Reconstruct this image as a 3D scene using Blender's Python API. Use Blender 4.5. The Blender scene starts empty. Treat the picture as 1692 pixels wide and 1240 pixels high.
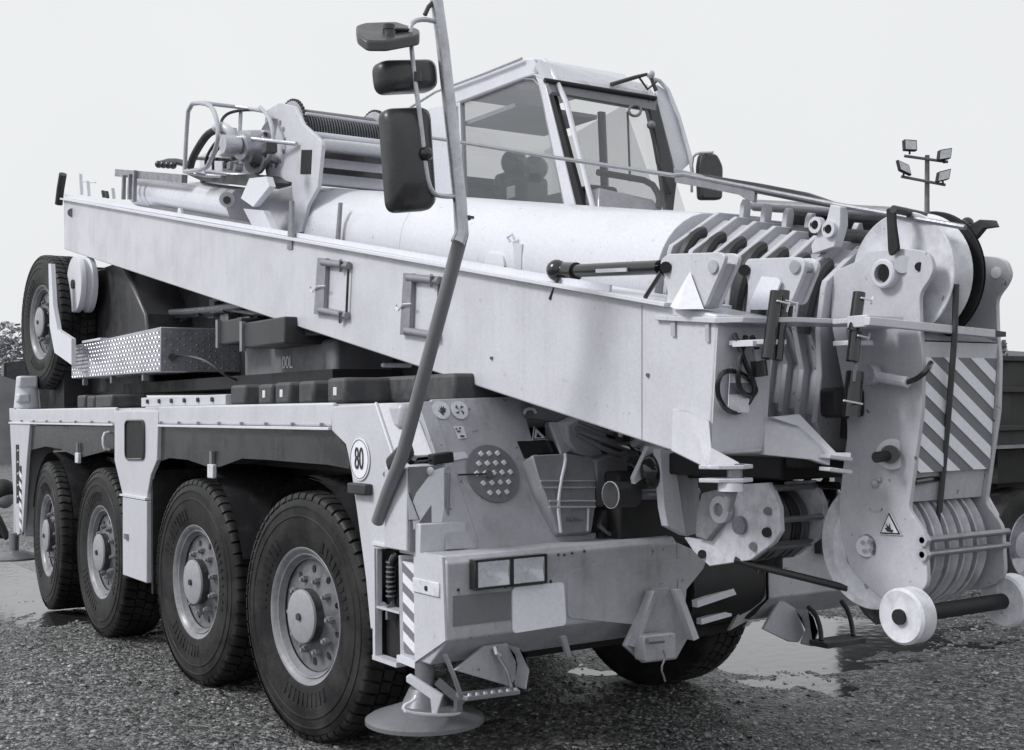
import bpy, bmesh, math, random
import numpy as np
from mathutils import Vector, Matrix
random.seed(7)
rad = math.radians
V = Vector
S = bpy.context.scene
COL = S.collection
# ------------------------------------------------------------------ camera
FPX, YAW, PIT, ROL = 2089.43, 0.5871, 0.0256, -0.0112
CAM = V((-2.9028, -5.0198, 1.8263))
fw = V((math.sin(YAW)*math.cos(PIT), math.cos(YAW)*math.cos(PIT), math.sin(PIT)))
rt0 = V((math.cos(YAW), -math.sin(YAW), 0)); up0 = rt0.cross(fw)
rt = rt0*math.cos(ROL) + up0*math.sin(ROL); up = up0*math.cos(ROL) - rt0*math.sin(ROL)
cd = bpy.data.cameras.new('camera'); cam = bpy.data.objects.new('camera', cd); COL.objects.link(cam)
cd.sensor_width = 36; cd.lens = FPX/1692*36; cd.clip_start = 0.1; cd.clip_end = 3000
M4 = Matrix((rt, up, -fw)).transposed().to_4x4(); M4.translation = CAM
cam.matrix_world = M4; S.camera = cam
# ------------------------------------------------------------------ sky, sun, exposure
SUN_EL, SUN_AZ = rad(42), rad(-72)          # azimuth from +Y towards +X: light comes over the left rear of the crane
W = bpy.data.worlds.new('World'); S.world = W; W.use_nodes = True
nt = W.node_tree; nt.nodes.clear()
sky = nt.nodes.new('ShaderNodeTexSky'); sky.sky_type = 'NISHITA'; sky.sun_disc = False
sky.sun_elevation = SUN_EL; sky.sun_rotation = SUN_AZ; sky.dust_density = 6; sky.air_density = 1.0
bw = nt.nodes.new('ShaderNodeRGBToBW'); mul = nt.nodes.new('ShaderNodeMath'); mul.operation = 'MULTIPLY_ADD'
mul.inputs[1].default_value = 0.12; mul.inputs[2].default_value = 7.95
tint = nt.nodes.new('ShaderNodeMixRGB'); tint.blend_type = 'MULTIPLY'; tint.inputs[0].default_value = 1
tint.inputs[2].default_value = (0.97, 0.99, 1.0, 1)
bg = nt.nodes.new('ShaderNodeBackground'); bg.inputs[1].default_value = 0.071
wo = nt.nodes.new('ShaderNodeOutputWorld')
L = nt.links.new
cl = nt.nodes.new('ShaderNodeTexNoise'); cl.inputs['Scale'].default_value = 1.6; cl.inputs['Detail'].default_value = 5
clr = nt.nodes.new('ShaderNodeMapRange'); clr.inputs[1].default_value = .3; clr.inputs[2].default_value = .7; clr.inputs[3].default_value = .965; clr.inputs[4].default_value = 1.035
tc = nt.nodes.new('ShaderNodeTexCoord'); L(tc.outputs['Generated'], cl.inputs['Vector']); L(cl.outputs[0], clr.inputs[0])
cm = nt.nodes.new('ShaderNodeMixRGB'); cm.blend_type = 'MULTIPLY'; cm.inputs[0].default_value = 1; L(tint.outputs[0], cm.inputs[1]); L(clr.outputs[0], cm.inputs[2])
L(sky.outputs[0], bw.inputs[0]); L(bw.outputs[0], mul.inputs[0]); L(mul.outputs[0], tint.inputs[1])
L(cm.outputs[0], bg.inputs[0]); L(bg.outputs[0], wo.inputs[0])
sd = bpy.data.lights.new('sun', 'SUN'); sun = bpy.data.objects.new('sun', sd); COL.objects.link(sun)
sd.energy = 1.5; sd.angle = rad(14); sd.color = (1.0, 0.995, 0.985)
sdir = V((math.sin(SUN_AZ)*math.cos(SUN_EL), math.cos(SUN_AZ)*math.cos(SUN_EL), math.sin(SUN_EL)))
sun.rotation_euler = sdir.to_track_quat('Z', 'Y').to_euler()
S.view_settings.view_transform = 'Standard'; S.view_settings.look = 'None'
S.view_settings.exposure = 0.56; S.view_settings.gamma = 1; S.view_settings.use_curve_mapping = False
S.render.engine = 'CYCLES'

# ------------------------------------------------------------------ helpers
def P(u, v, x=None, y=None, z=None, d=None):
    """the point on a real plane of the place (x, y, z or depth given) seen along a photo direction"""
    r = fw + rt*((u-846)/FPX) - up*((v-620)/FPX)
    if x is not None: t = (x-CAM.x)/r.x
    elif y is not None: t = (y-CAM.y)/r.y
    elif z is not None: t = (z-CAM.z)/r.z
    else: t = d
    return CAM + r*t
def PP(u, v, p0, n):
    r = fw + rt*((u-846)/FPX) - up*((v-620)/FPX)
    return CAM + r*((p0-CAM).dot(n)/r.dot(n))
def frame(axis):
    a = axis.normalized(); t = V((0,0,1)) if abs(a.z) < .9 else V((0,1,0))
    s = a.cross(t).normalized(); return s, s.cross(a).normalized(), a
class G:
    def __init__(s): s.v=[]; s.f=[]
    def add(s, vs, fs):
        o=len(s.v); s.v += [V(p) for p in vs]; s.f += [[i+o for i in f] for f in fs]; return s
    def box(s, a, b):
        x0,y0,z0=[min(p,q) for p,q in zip(a,b)]; x1,y1,z1=[max(p,q) for p,q in zip(a,b)]
        return s.add([(x0,y0,z0),(x1,y0,z0),(x1,y1,z0),(x0,y1,z0),(x0,y0,z1),(x1,y0,z1),(x1,y1,z1),(x0,y1,z1)],
            [(0,3,2,1),(4,5,6,7),(0,1,5,4),(1,2,6,5),(2,3,7,6),(3,0,4,7)])
    def obox(s, c, ax, ay, az):      # centre and half vectors
        c,ax,ay,az=V(c),V(ax),V(ay),V(az)
        return s.add([c-ax-ay-az,c+ax-ay-az,c+ax+ay-az,c-ax+ay-az,c-ax-ay+az,c+ax-ay+az,c+ax+ay+az,c-ax+ay+az],
            [(0,3,2,1),(4,5,6,7),(0,1,5,4),(1,2,6,5),(2,3,7,6),(3,0,4,7)])
    def bar(s, p, q, w, h, upv=(0,0,1)):
        p,q=V(p),V(q); a=(q-p); side=a.cross(V(upv))
        if side.length<1e-6: side=a.cross(V((1,0,0)))
        side.normalize(); u=side.cross(a).normalized()
        return s.obox((p+q)/2, a/2, side*w/2, u*h/2)
    def prism(s, pts, vec):
        n=len(pts); vec=V(vec); a=[V(p) for p in pts]
        return s.add(a+[p+vec for p in a], [list(range(n))[::-1], list(range(n,2*n))]+[(i,(i+1)%n,(i+1)%n+n,i+n) for i in range(n)])
    def cyl(s, p, q, r, r2=None, n=20, caps=True):
        p,q=V(p),V(q); r2=r if r2 is None else r2; e1,e2,_=frame(q-p)
        A=[p+(e1*math.cos(t)+e2*math.sin(t))*r for t in [2*math.pi*i/n for i in range(n)]]
        B=[q+(e1*math.cos(t)+e2*math.sin(t))*r2 for t in [2*math.pi*i/n for i in range(n)]]
        f=[(i,(i+1)%n,(i+1)%n+n,i+n) for i in range(n)]
        if caps: f+= [list(range(n))[::-1], list(range(n,2*n))]
        return s.add(A+B,f)
    def lathe(s, prof, o=(0,0,0), axis=(1,0,0), n=48, closed=False):
        o=V(o); e1,e2,a=frame(V(axis)); vs=[]
        for r,h in prof:
            for i in range(n):
                t=2*math.pi*i/n; vs.append(o+a*h+(e1*math.cos(t)+e2*math.sin(t))*r)
        m=len(prof); fs=[]
        for j in range(m-1 if not closed else m):
            k=(j+1)%m
            for i in range(n): fs.append((j*n+i, j*n+(i+1)%n, k*n+(i+1)%n, k*n+i))
        return s.add(vs,fs)
    def tube(s, pts, r, n=10, smooth=0):
        pts=[V(p) for p in pts]
        for _ in range(smooth):
            q=[pts[0]]
            for a,b in zip(pts[:-1],pts[1:]): q+= [a*.75+b*.25, a*.25+b*.75]
            pts=q+[pts[-1]]
        vs=[]; m=len(pts); ref=None
        for i,p in enumerate(pts):
            d=(pts[min(i+1,m-1)]-pts[max(i-1,0)]).normalized()
            if ref is None: e1,e2,_=frame(d)
            else:
                e1=(ref-d*ref.dot(d)).normalized(); e2=e1.cross(d)
            ref=e1; rr=r(i/(m-1)) if callable(r) else r
            vs+=[p+(e1*math.cos(2*math.pi*k/n)+e2*math.sin(2*math.pi*k/n))*rr for k in range(n)]
        fs=[(j*n+k,j*n+(k+1)%n,(j+1)*n+(k+1)%n,(j+1)*n+k) for j in range(m-1) for k in range(n)]
        fs+=[list(range(n))[::-1], list(range((m-1)*n,m*n))]
        return s.add(vs,fs)
    def ball(s, c, r, sc=(1,1,1), n=12, m=8):
        c=V(c); prof=[]
        vs=[c+V((math.sin(math.pi*j/m)*math.cos(2*math.pi*i/n)*sc[0],math.sin(math.pi*j/m)*math.sin(2*math.pi*i/n)*sc[1],math.cos(math.pi*j/m)*sc[2]))*r for j in range(m+1) for i in range(n)]
        fs=[(j*n+i,(j+1)*n+i,(j+1)*n+(i+1)%n,j*n+(i+1)%n) for j in range(m) for i in range(n)]
        return s.add(vs,fs)
ORG={}
def rpoly(pts, r, n=3):
    """round the corners of a planar 3D polygon"""
    out=[]; m=len(pts)
    for i in range(m):
        p=V(pts[i]); a=V(pts[i-1]); b=V(pts[(i+1)%m]); ra=min(r,(a-p).length*.45,(b-p).length*.45)
        s=p+(a-p).normalized()*ra; e=p+(b-p).normalized()*ra
        for k in range(n+1):
            t=k/n; out.append(s*(1-t)**2+p*2*t*(1-t)+e*t*t)
    return out
def mesh(name, g, mat, smooth=35, fix=True):
    me=bpy.data.meshes.new(name); me.from_pydata([tuple(v) for v in g.v],[],g.f)
    if fix:
        bm=bmesh.new(); bm.from_mesh(me); bmesh.ops.remove_doubles(bm,verts=bm.verts,dist=1e-5)
        bmesh.ops.recalc_face_normals(bm,faces=bm.faces); bm.to_mesh(me); bm.free()
    me.materials.append(mat)
    if smooth:
        for p in me.polygons: p.use_smooth=True
        me.set_sharp_from_angle(angle=rad(smooth))
    return me
def part(name, g, mat, parent=None, bevel=0, smooth=35, label=None):
    me=mesh(name,g,mat,smooth)
    co=np.array([v.co for v in me.vertices]); c=V(((co.min(0)+co.max(0))/2).tolist())
    me.transform(Matrix.Translation(-c))
    o=bpy.data.objects.new(name,me); COL.objects.link(o); ORG[o.name]=c
    if parent: o.parent=parent; o.location=c-ORG[parent.name]
    else: o.location=c
    if bevel:
        b=o.modifiers.new('bevel','BEVEL'); b.width=bevel; b.segments=2; b.limit_method='ANGLE'; b.angle_limit=rad(40)
    if label: o['label']=label
    return o
def empty(name, loc, parent=None):
    o=bpy.data.objects.new(name,None); COL.objects.link(o); o.empty_display_size=.2; loc=V(loc); ORG[o.name]=loc
    if parent: o.parent=parent; o.location=loc-ORG[parent.name]
    else: o.location=loc
    return o
def tag(o,label=None,cat=None,group=None,kind=None):
    if label: o['label']=label
    if cat: o['category']=cat
    if group: o['group']=group
    if kind: o['kind']=kind
    return o
def copy(o, loc, parent=None):
    c=o.copy(); COL.objects.link(c); loc=V(loc); ORG[c.name]=loc
    if parent: c.parent=parent; c.location=loc-ORG[parent.name]
    else: c.location=loc
    return c
# ------------------------------------------------------------------ materials
def mat(name, col, rough=.5, metal=0, dirt=.25, dcol=None, scale=3, bump=.15, bscale=60, streak=0, coat=0, spec=.5, chips=0):
    m=bpy.data.materials.new(name); m.use_nodes=True; t=m.node_tree; N=t.nodes.new; l=t.links.new
    b=t.nodes['Principled BSDF']; b.inputs['Roughness'].default_value=rough; b.inputs['Metallic'].default_value=metal
    b.inputs['Specular IOR Level'].default_value=spec; b.inputs['Coat Weight'].default_value=coat
    if isinstance(col,(int,float)): col=(col*.98,col*.985,col*1.075)
    if dcol is None: dcol=tuple(c*.45 for c in col)
    geo=N('ShaderNodeNewGeometry')
    n1=N('ShaderNodeTexNoise'); n1.inputs['Scale'].default_value=scale; n1.inputs['Detail'].default_value=8; n1.inputs['Roughness'].default_value=.65
    l(geo.outputs['Position'],n1.inputs['Vector'])
    rp=N('ShaderNodeMapRange'); rp.inputs[1].default_value=.42; rp.inputs[2].default_value=.75; l(n1.outputs[0],rp.inputs[0])
    fac=rp.outputs[0]
    if streak:
        mp=N('ShaderNodeMapping'); mp.inputs['Scale'].default_value=(14,14,.9); l(geo.outputs['Position'],mp.inputs[0])
        n3=N('ShaderNodeTexNoise'); n3.inputs['Scale'].default_value=1.5; n3.inputs['Detail'].default_value=5; l(mp.outputs[0],n3.inputs['Vector'])
        r3=N('ShaderNodeMapRange'); r3.inputs[1].default_value=.55; r3.inputs[2].default_value=.8; r3.inputs[4].default_value=streak; l(n3.outputs[0],r3.inputs[0])
        ad=N('ShaderNodeMath'); ad.operation='ADD'; ad.use_clamp=True; l(fac,ad.inputs[0]); l(r3.outputs[0],ad.inputs[1]); fac=ad.outputs[0]
    n2=N('ShaderNodeTexNoise'); n2.inputs['Scale'].default_value=bscale; n2.inputs['Detail'].default_value=4; l(geo.outputs['Position'],n2.inputs['Vector'])
    mf=N('ShaderNodeMath'); mf.operation='MULTIPLY'; mf.inputs[1].default_value=dirt; l(fac,mf.inputs[0])
    mx=N('ShaderNodeMixRGB'); mx.inputs[1].default_value=(*col,1); mx.inputs[2].default_value=(*dcol,1); l(mf.outputs[0],mx.inputs[0])
    if chips:
        nc=N('ShaderNodeTexNoise'); nc.inputs['Scale'].default_value=26; nc.inputs['Detail'].default_value=3; l(geo.outputs['Position'],nc.inputs['Vector'])
        rc_=N('ShaderNodeMapRange'); rc_.inputs[1].default_value=.70; rc_.inputs[2].default_value=.73; rc_.inputs[4].default_value=chips; l(nc.outputs[0],rc_.inputs[0])
        mc=N('ShaderNodeMixRGB'); mc.inputs[2].default_value=(.07,.065,.06,1); l(mx.outputs[0],mc.inputs[1]); l(rc_.outputs[0],mc.inputs[0]); mx=mc
    # fine grain of the paint
    gr=N('ShaderNodeMapRange'); gr.inputs[3].default_value=.95; gr.inputs[4].default_value=1.05; gr.inputs[1].default_value=.3; gr.inputs[2].default_value=.7; l(n2.outputs[0],gr.inputs[0])
    mg=N('ShaderNodeMixRGB'); mg.blend_type='MULTIPLY'; mg.inputs[0].default_value=1; l(mx.outputs[0],mg.inputs[1]); l(gr.outputs[0],mg.inputs[2])
    l(mg.outputs[0],b.inputs['Base Color'])
    rr=N('ShaderNodeMapRange'); rr.inputs[3].default_value=max(.05,rough-.12); rr.inputs[4].default_value=min(1,rough+.2); l(fac,rr.inputs[0]); l(rr.outputs[0],b.inputs['Roughness'])
    bp=N('ShaderNodeBump'); bp.inputs['Strength'].default_value=bump; bp.inputs['Distance'].default_value=.004; l(n2.outputs[0],bp.inputs['Height']); l(bp.outputs[0],b.inputs['Normal'])
    return m
PAINT = mat('crane_paint', .60, .42, dirt=.30, streak=.45, scale=2.2, coat=.15, chips=.22)
PAINTD= mat('crane_paint_shaded', .47, .45, dirt=.55, streak=.5, scale=3.5, dcol=(.15,.15,.155), chips=.7)  # same paint, dirtier; shade of the down-sun front put into a darker tone
HEADP = mat('boom_head_paint', .52, .45, dirt=.35, streak=.4, scale=4, chips=.8)
SHEAVE= mat('worn_sheave', .6, .5, dirt=.7, dcol=(.2,.2,.2), scale=12)
PALE  = mat('pale_paint', .70, .4, dirt=.15, streak=.25, scale=2)
WHITE = mat('white_plastic', .72, .45, dirt=.6, scale=14, dcol=(.3,.3,.31), chips=.6)
WHITEC= mat('white_sign', .85, .4, dirt=.06)
GREYST= mat('hazard_grey', .2, .5, dirt=.2)
PLATE = mat('blank_plate', .95, .35, dirt=.0, bump=.02)
STEEL = mat('worn_steel', .3, .4, metal=.6, dirt=.5, scale=12)
GALV  = mat('galvanised_pipe', .55, .35, metal=.5, dirt=.4, scale=10)
DARK  = mat('dark_plate', .04, .45, dirt=.4, dcol=(.13,.13,.13), scale=4, streak=.4, spec=.3)
DARKG = mat('dark_mudguard', .028, .3, dirt=.5, dcol=(.08,.08,.083), scale=3, streak=.6)
CHASS = mat('chassis_black', .02, .6, dirt=.5, dcol=(.05,.05,.05), scale=6, spec=.25)
BLACK = mat('black_pin', .018, .2, dirt=.3, coat=.4)
RUBBER= mat('tyre_rubber', .014, .55, dirt=.8, dcol=(.06,.059,.058), scale=5, bump=.5, bscale=90, spec=.22)
RIM   = mat('rim_paint', .27, .45, dirt=.75, dcol=(.10,.10,.10), scale=9, streak=.3)
RIMD  = mat('rim_dish', .16, .5, dirt=.8, dcol=(.04,.04,.04), scale=14, streak=.3)
HUBC  = mat('hub_cap_paint', .34, .5, dirt=.4, scale=25, dcol=(.16,.16,.16))
HUBD  = mat('hub_drum', .03, .5, dirt=.6, dcol=(.15,.15,.15), scale=10)
MIRB  = mat('mirror_shell', .035, .35, dirt=.4, dcol=(.12,.12,.12), scale=5)
ROPE  = mat('wire_rope', .08, .5, metal=.3, dirt=.5)
CONC  = mat('counterweight_paint', .17, .6, dirt=.5, scale=4, streak=.4)
def glass(name, col, alpha, rough=.03):
    m=bpy.data.materials.new(name); m.use_nodes=True; b=m.node_tree.nodes['Principled BSDF']
    b.inputs['Base Color'].default_value=(*col,1); b.inputs['Roughness'].default_value=rough; b.inputs['Alpha'].default_value=alpha
    return m
GLASS = glass('cab_glass',(.22,.23,.24),.36)
MIRG=mat('mirror_silver',.8,.05,metal=1,dirt=0,bump=0)
LENS  = glass('lamp_glass',(.8,.82,.85),.25,.08)
CHROME= mat('reflector', .92, .25, metal=.35, dirt=.25, dcol=(.35,.35,.36), scale=22, bump=.5, bscale=25)

# ================================================================== MOBILE CRANE
crane = empty('mobile_crane', (1.375,4.2,0))
tag(crane,'four-axle mobile crane in pale paint with folded side jib and boom head beyond its bumper','mobile crane')
WD=2.75
def X0(u,v,x=0): return P(u,v,x=x)
def mirx(pts): return [V((WD-p.x,p.y,p.z)) for p in pts]
# ---- chassis and deck
g=G().box((.75,.35,.55),(2.0,8.5,1.45)).box((.45,.9,1.45),(2.3,8.55,1.72)); part('chassis_frame',g,CHASS,crane)
g=G().box((.03,.36,1.72),(WD-.03,8.7,1.855)); part('deck_plate',g,PAINTD,crane,bevel=.03)
for s in (0,1):
    # upper deck rail, two central / rear / front side panels
    for name,uv,th,mt in [
        ('side_panel',[(15,675),(47,677),(49,702),(44,760),(37,880),(27,886),(21,800)],.035,PAINT),
        ('side_panel',[(189,679),(261,679),(259,761),(249,785),(242,825),(203,820),(189,761)],.035,PAINT),
        ('side_panel',[(548,672),(622,667),(652,756),(672,772),(668,905),(622,908),(622,1040),(612,1040),(604,955),(590,850),(579,770),(571,735),(548,712)],.035,PAINT)]:
        pts=[X0(a,b,0) for a,b in uv]
        if s: pts=mirx(pts)
        o=part(name,G().prism(pts,(th if not s else -th,0,0)),mt,crane,bevel=.006)
    for a,b in (((15,676),(189,704)),((261,676),(548,706))):
        y0=X0(a[0],a[1]).y; y1=X0(b[0],b[1]).y
        g=G().box((.004,y1,1.735),(.04,y0,1.862)) if not s else G().box((WD-.04,y1,1.735),(WD-.004,y0,1.862))
        part('deck_rail',g,PAINTD if 0 else PAINT,crane,bevel=.012)
        g=G().box((-.012,y1+.02,1.716),(.02,y0-.02,1.733)) if not s else G().box((WD-.02,y1,1.716),(WD+.012,y0,1.733))
        tr=part('trim_strip',g,PALE,crane,bevel=.003)
        if not s:
            for k in range(8):
                yy=y1+.1+(y0-y1-.2)*k/7
                part('rivet',G().cyl((-.02,yy,1.747),(-.002,yy,1.747),.009,n=8),STEEL,tr)
# dark mud flap panels under the trim, with arched lower edge
def arch(y0,y1,ztop,wy,zl=1.46,n=8):
    pts=[(y0,ztop)]; 
    for i in range(n+1):
        t=i/n; pts.append((y0+(y1-y0)*t, None))
    return pts
for s in (0,1):
    for uv in ([(48,704),(189,705),(189,742),(165,748),(131,757),(100,742),(75,738),(47,745)],
               [(259,705),(548,710),(570,735),(578,762),(577,775),(540,768),(500,765),(440,760),(400,758),(362,772),(345,772),(310,760),(280,757),(258,765)]):
        pts=[X0(a,b,.03) for a,b in uv]
        if s: pts=mirx(pts)
        part('mudguard_panel',G().prism(pts,(.012 if not s else -.012,0,0)),DARKG,crane)
WY=[1.4934,3.233,5.4504,7.1823]; ST=[.0996,.0608,.0135,-.0538]
for s in (0,1):
    for i,y in enumerate(WY):
        R=.80; prof=[]
        pts=[]; n=14
        for k in range(n+1):
            a=rad(18+144*k/n); pts.append((y+R*math.cos(a),.66+R*math.sin(a)*.98))
        x0,x1=(.06,.62) if not s else (WD-.62,WD-.06)
        g=G(); vs=[V((x,yy,zz)) for yy,zz in pts for x in (x0,x1)]
        vs2=[V((x,yy,zz+.015)) for yy,zz in pts for x in (x0,x1)]
        fs=[(2*k,2*k+1,2*k+3,2*k+2) for k in range(n)]; fs2=[(2*k,2*k+2,2*k+3,2*k+1) for k in range(n)]
        g.add(vs,fs); g.add(vs2,fs2)
        part('mudguard',g,DARKG,crane)
    xx=.64 if not s else WD-.66
    part('wheel_well_wall',G().box((xx,.72,.55),(xx+.02,8.4,1.70)),CHASS,crane)
# window in the central panel
w=part('side_window',G().prism(rpoly([X0(208,696,-.004),X0(237,696,-.004),X0(237,758,-.004),X0(208,758,-.004)],.05),(.01,0,0)),CHASS,crane)
part('window_seal',G().tube(rpoly([X0(207,695,-.008),X0(238,695,-.008),X0(238,759,-.008),X0(207,759,-.008)],.06)+[X0(207,700,-.008)],.008,n=6),BLACK,w)
# storage box between the axles
p=[X0(204,823,-.01),X0(243,828,-.01),X0(246,966,-.01),X0(205,951,-.01)]
y0,y1=4.16,4.745
b=part('storage_box',G().box((-.012,y0,.575),(.42,y1,1.175)),PAINT,crane,bevel=.008)
part('latch',G().box((-.03,y1-.16,.86),(-.01,y1-.09,.9)),STEEL,b)
part('rubber_flap',G().box((.02,y0-.05,.5),(.6,y0-.012,1.4)),CHASS,crane)
part('lid_edge',G().box((-.02,y0,1.18),(.3,y1+.05,1.195)),PALE,crane)
for u,v in ((349,779),(128,757)):
    c=X0(u,v,.01); part('marker_lamp',G().box((.0,c.y-.05,c.z-.045),(.03,c.y+.05,c.z+.045)),WHITE,crane,bevel=.006)
    part('lamp_bracket',G().box((.005,c.y-.02,c.z+.045),(.02,c.y+.02,c.z+.13)),STEEL,crane)
# handle and rear marker slot
c=X0(177,729,.01); part('grab_handle',G().tube([c+V((0.02,0,.07)),c+V((-.03,0,.06)),c+V((-.03,0,-.06)),c+V((.02,0,-.07))],.012,smooth=1),PALE,crane)
o=part('vent_slot',G().prism([X0(26,735,-.003),X0(31,735,-.003),X0(32,832,-.003),X0(27,832,-.003)],(.006,0,0)),CHASS,crane)
for k in range(5):
    c=X0(30,745+k*19,-.006); part('marker_stud',G().ball(c,.012,n=8,m=5),PALE,o)
# rear outrigger leg and steps
g=G().box((.02,8.12,.6),(.3,8.62,1.5)); part('rear_outrigger_box',g,PAINTD,crane,bevel=.01)
part('warning_strip',G().box((0.0,8.14,.62),(.018,8.24,1.3)),GREYST,crane)
for k in range(6): 
    z=.66+.1*k; part('white_stripe',G().prism([(-.004,8.14,z),(-.004,8.24,z+.04),(-.004,8.24,z+.09),(-.004,8.14,z+.05)],(.003,0,0)),WHITEC,crane)
# rear float pad
def pad(c,r,par,name):
    g=G().lathe([(0,0),(r,0),(r,.018),(r*.93,.03),(r*.45,.075),(r*.3,.085),(0,.085)],c,(0,0,1),40)
    return part(name,g,mat_pad,par,smooth=30)
mat_pad=mat('float_pad_steel',.2,.45,metal=.3,dirt=.5,dcol=(.08,.08,.08),scale=8)
rp=pad(V((-.02,8.4,.36)),.28,crane,'float_pad'); part('jack_rod',G().cyl((-.02,8.4,.44),(-.02,8.4,.62),.05),STEEL,rp)
# ---- front skin: sloped fascia with bevelled left corner
FA=V((.16,0,1.144)); FB=V((.16,.30,1.862)); FN=(FB-FA).cross(V((1,0,0))).normalized()
def F(u,v,off=0): return PP(u,v,FA+FN*(-off if FN.y>0 else off),FN)
if FN.y>0: FN=-FN
def F(u,v,off=0): return PP(u,v,FA+FN*off,FN)
fas=[F(a,b) for a,b in [(712,660),(862,655),(872,700),(882,735),(902,790),(935,882),(985,880),(985,905),(775,917)]]
fa=part('fascia',G().prism(fas,-FN*.04),PAINTD,crane,bevel=.004)
part('fascia_side_strip',G().prism([F(690,664,.004),F(714,663,.004),F(789,889,.004),F(789,906,.004),F(738,908,.004),F(728,775,.004)],-FN*.03),PAINTD,crane,bevel=.003)
# bevelled corner panel (light) between side and fascia
A=[X0(622,667,.0),P(697,664,y=.33),P(715,752,y=.22),X0(652,756,.0)]
part('corner_panel',G().prism(A,(.02,.03,-.01)),PAINT,crane,bevel=.004)
part('corner_edge',G().tube([P(689,690,y=.31),P(713,752,y=.22)],.008,n=6),PALE,crane)
part('corner_edge',G().tube([X0(621,666,-.004),X0(651,756,-.004)],.008,n=6),PALE,crane)
# opposite half of the front skin
xr=WD-.16
part('fascia',G().prism([V((1.75,0,1.144)),V((xr,0,1.144)),V((xr,.30,1.862)),V((1.9,.30,1.862))],-FN*.04),PAINTD,crane)
part('front_bulkhead',G().box((.7,.42,.7),(2.1,.46,1.84)),CHASS,crane)
# round anti-slip tread plate on the fascia
C0=F(814,783,.006); e1=V((1,0,0)); e2=FN.cross(e1).normalized(); 
if e2.z<0: e2=-e2
n=36; rr=.148
dp=part('round_tread_plate',G().prism([C0+e1*math.cos(2*math.pi*i/n)*rr+e2*math.sin(2*math.pi*i/n)*rr for i in range(n)],FN*.006),GREYST,crane)
for i in range(-2,4):
    for j in range(-2,3):
        x=(i-.5)*.048+(.0 if j%2 else .024); z=j*.05
        if x*x+z*z<.122**2:
            c=C0+e1*x+e2*z+FN*.012; a=(e1*.8+e2*.5).normalized(); b2=FN.cross(a)
            part('tread_stud',G().obox(c,a*.0115,b2*.0115,FN*.005),PALE,dp,bevel=.003)
part('needle',G().tube([F(757,785,.03),F(812,783,.03)],.005,n=6),BLACK,dp); part('centre_bolt',G().cyl(F(808,783,.006),F(808,783,.04),.018,n=12),BLACK,dp)
part('pale_patch',G().prism(rpoly([F(741,750,.004),F(768,747,.004),F(774,757,.004),F(748,762,.004)],.01),FN*.004),PALE,crane)
# number lettering helper
def text(s, o, xd, zd, size, m, par, name='lettering', sx=1, bold=.0, dep=.002):
    cu=bpy.data.curves.new(name,'FONT'); cu.body=s; cu.size=size; cu.align_x='CENTER'; cu.align_y='CENTER'; cu.extrude=dep; cu.offset=bold
    t=bpy.data.objects.new('tmp',cu); COL.objects.link(t); bpy.context.view_layer.update()
    me=bpy.data.meshes.new_from_object(t); COL.objects.unlink(t); bpy.data.objects.remove(t)
    xd,zd=V(xd).normalized(),V(zd).normalized(); nn=xd.cross(zd)
    Mx=Matrix((xd*sx,zd,nn)).transposed().to_4x4(); me.transform(Mx)
    me.materials.clear(); me.materials.append(m)
    ob=bpy.data.objects.new(name,me); COL.objects.link(ob); o=V(o); ORG[ob.name]=o
    ob.parent=par; ob.location=o-ORG[par.name]; return ob
def disc(name,c,xd,zd,r,th,m,par,n=32):
    c,xd,zd=V(c),V(xd),V(zd); nn=xd.cross(zd)
    return part(name,G().prism([c+xd*math.cos(2*math.pi*i/n)*r+zd*math.sin(2*math.pi*i/n)*r for i in range(n)],nn*th),m,par)
# 80 sign on the side (seen from -X: right-hand direction is -Y)
c=X0(595,759,-.004); xd=V((0,-1,0)); zd=V((0,0,1))
sg=disc('speed_sign',c,xd,zd,.108,.004,WHITEC,crane,40); 
part('sign_rim',G().lathe([(.096,0),(.1,0),(.1,.002),(.096,.002)],c+V((-.0045,0,0)),(-1,0,0),40,closed=True),GREYST,sg)
text('80',c+V((-.006,0,-.002)),xd,zd,.158,BLACK,sg,sx=.64,bold=0)
c=X0(598,808,-.01); part('side_lamp',G().box((-.045,c.y-.10,c.z-.028),(0,c.y+.10,c.z+.028)),DARK,crane,bevel=.008)
# small pictogram discs and labels on the fascia
for (u,v) in ((729,678),(759,678)):
    c=F(u,v,.004); d=disc('warning_disc',c,e1,e2,.048,.003,WHITE,crane,28)
    if u<740:
        part('pictogram',G().prism([c+FN*.004+e1*a+e2*b for a,b in [(.005,-.02),(.02,-.012),(.024,.01),(.016,.004),(.014,.02),(.008,.006),(.003,.022),(-.001,.005),(-.009,.014),(-.006,-.006)]],FN*.002),BLACK,d)
        part('pictogram',G().prism([c+FN*.004+e1*a+e2*b for a,b in [(-.02,-.002),(-.012,-.004),(.01,-.026),(.002,-.03)]],FN*.002),BLACK,d)
    else:
        for k in range(4):
            t=k*1.57+.5; p0=e1*math.cos(t)*.03+e2*math.sin(t)*.03; p1=e1*math.cos(t+.9)*.006+e2*math.sin(t+.9)*.006; q=e1*math.cos(t+.5)*.026+e2*math.sin(t+.5)*.026
            part('pictogram',G().prism([c+FN*.004+p0,c+FN*.004+p1,c+FN*.004+q],FN*.002),BLACK,d)
c=F(760,713,.004); lb=part('small_label',G().prism([F(749,705,.004),F(765,705,.004),F(771,724,.004),F(757,726,.004)],FN*.003),WHITE,crane)
for (a,b,w) in ((754,709,3),(760,708,3),(758,713,6),(764,721,8)):
    part('label_mark',G().obox(F(a,b,.009),e1*w*.0014,e2*.004,FN*.001),BLACK,lb)
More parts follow.
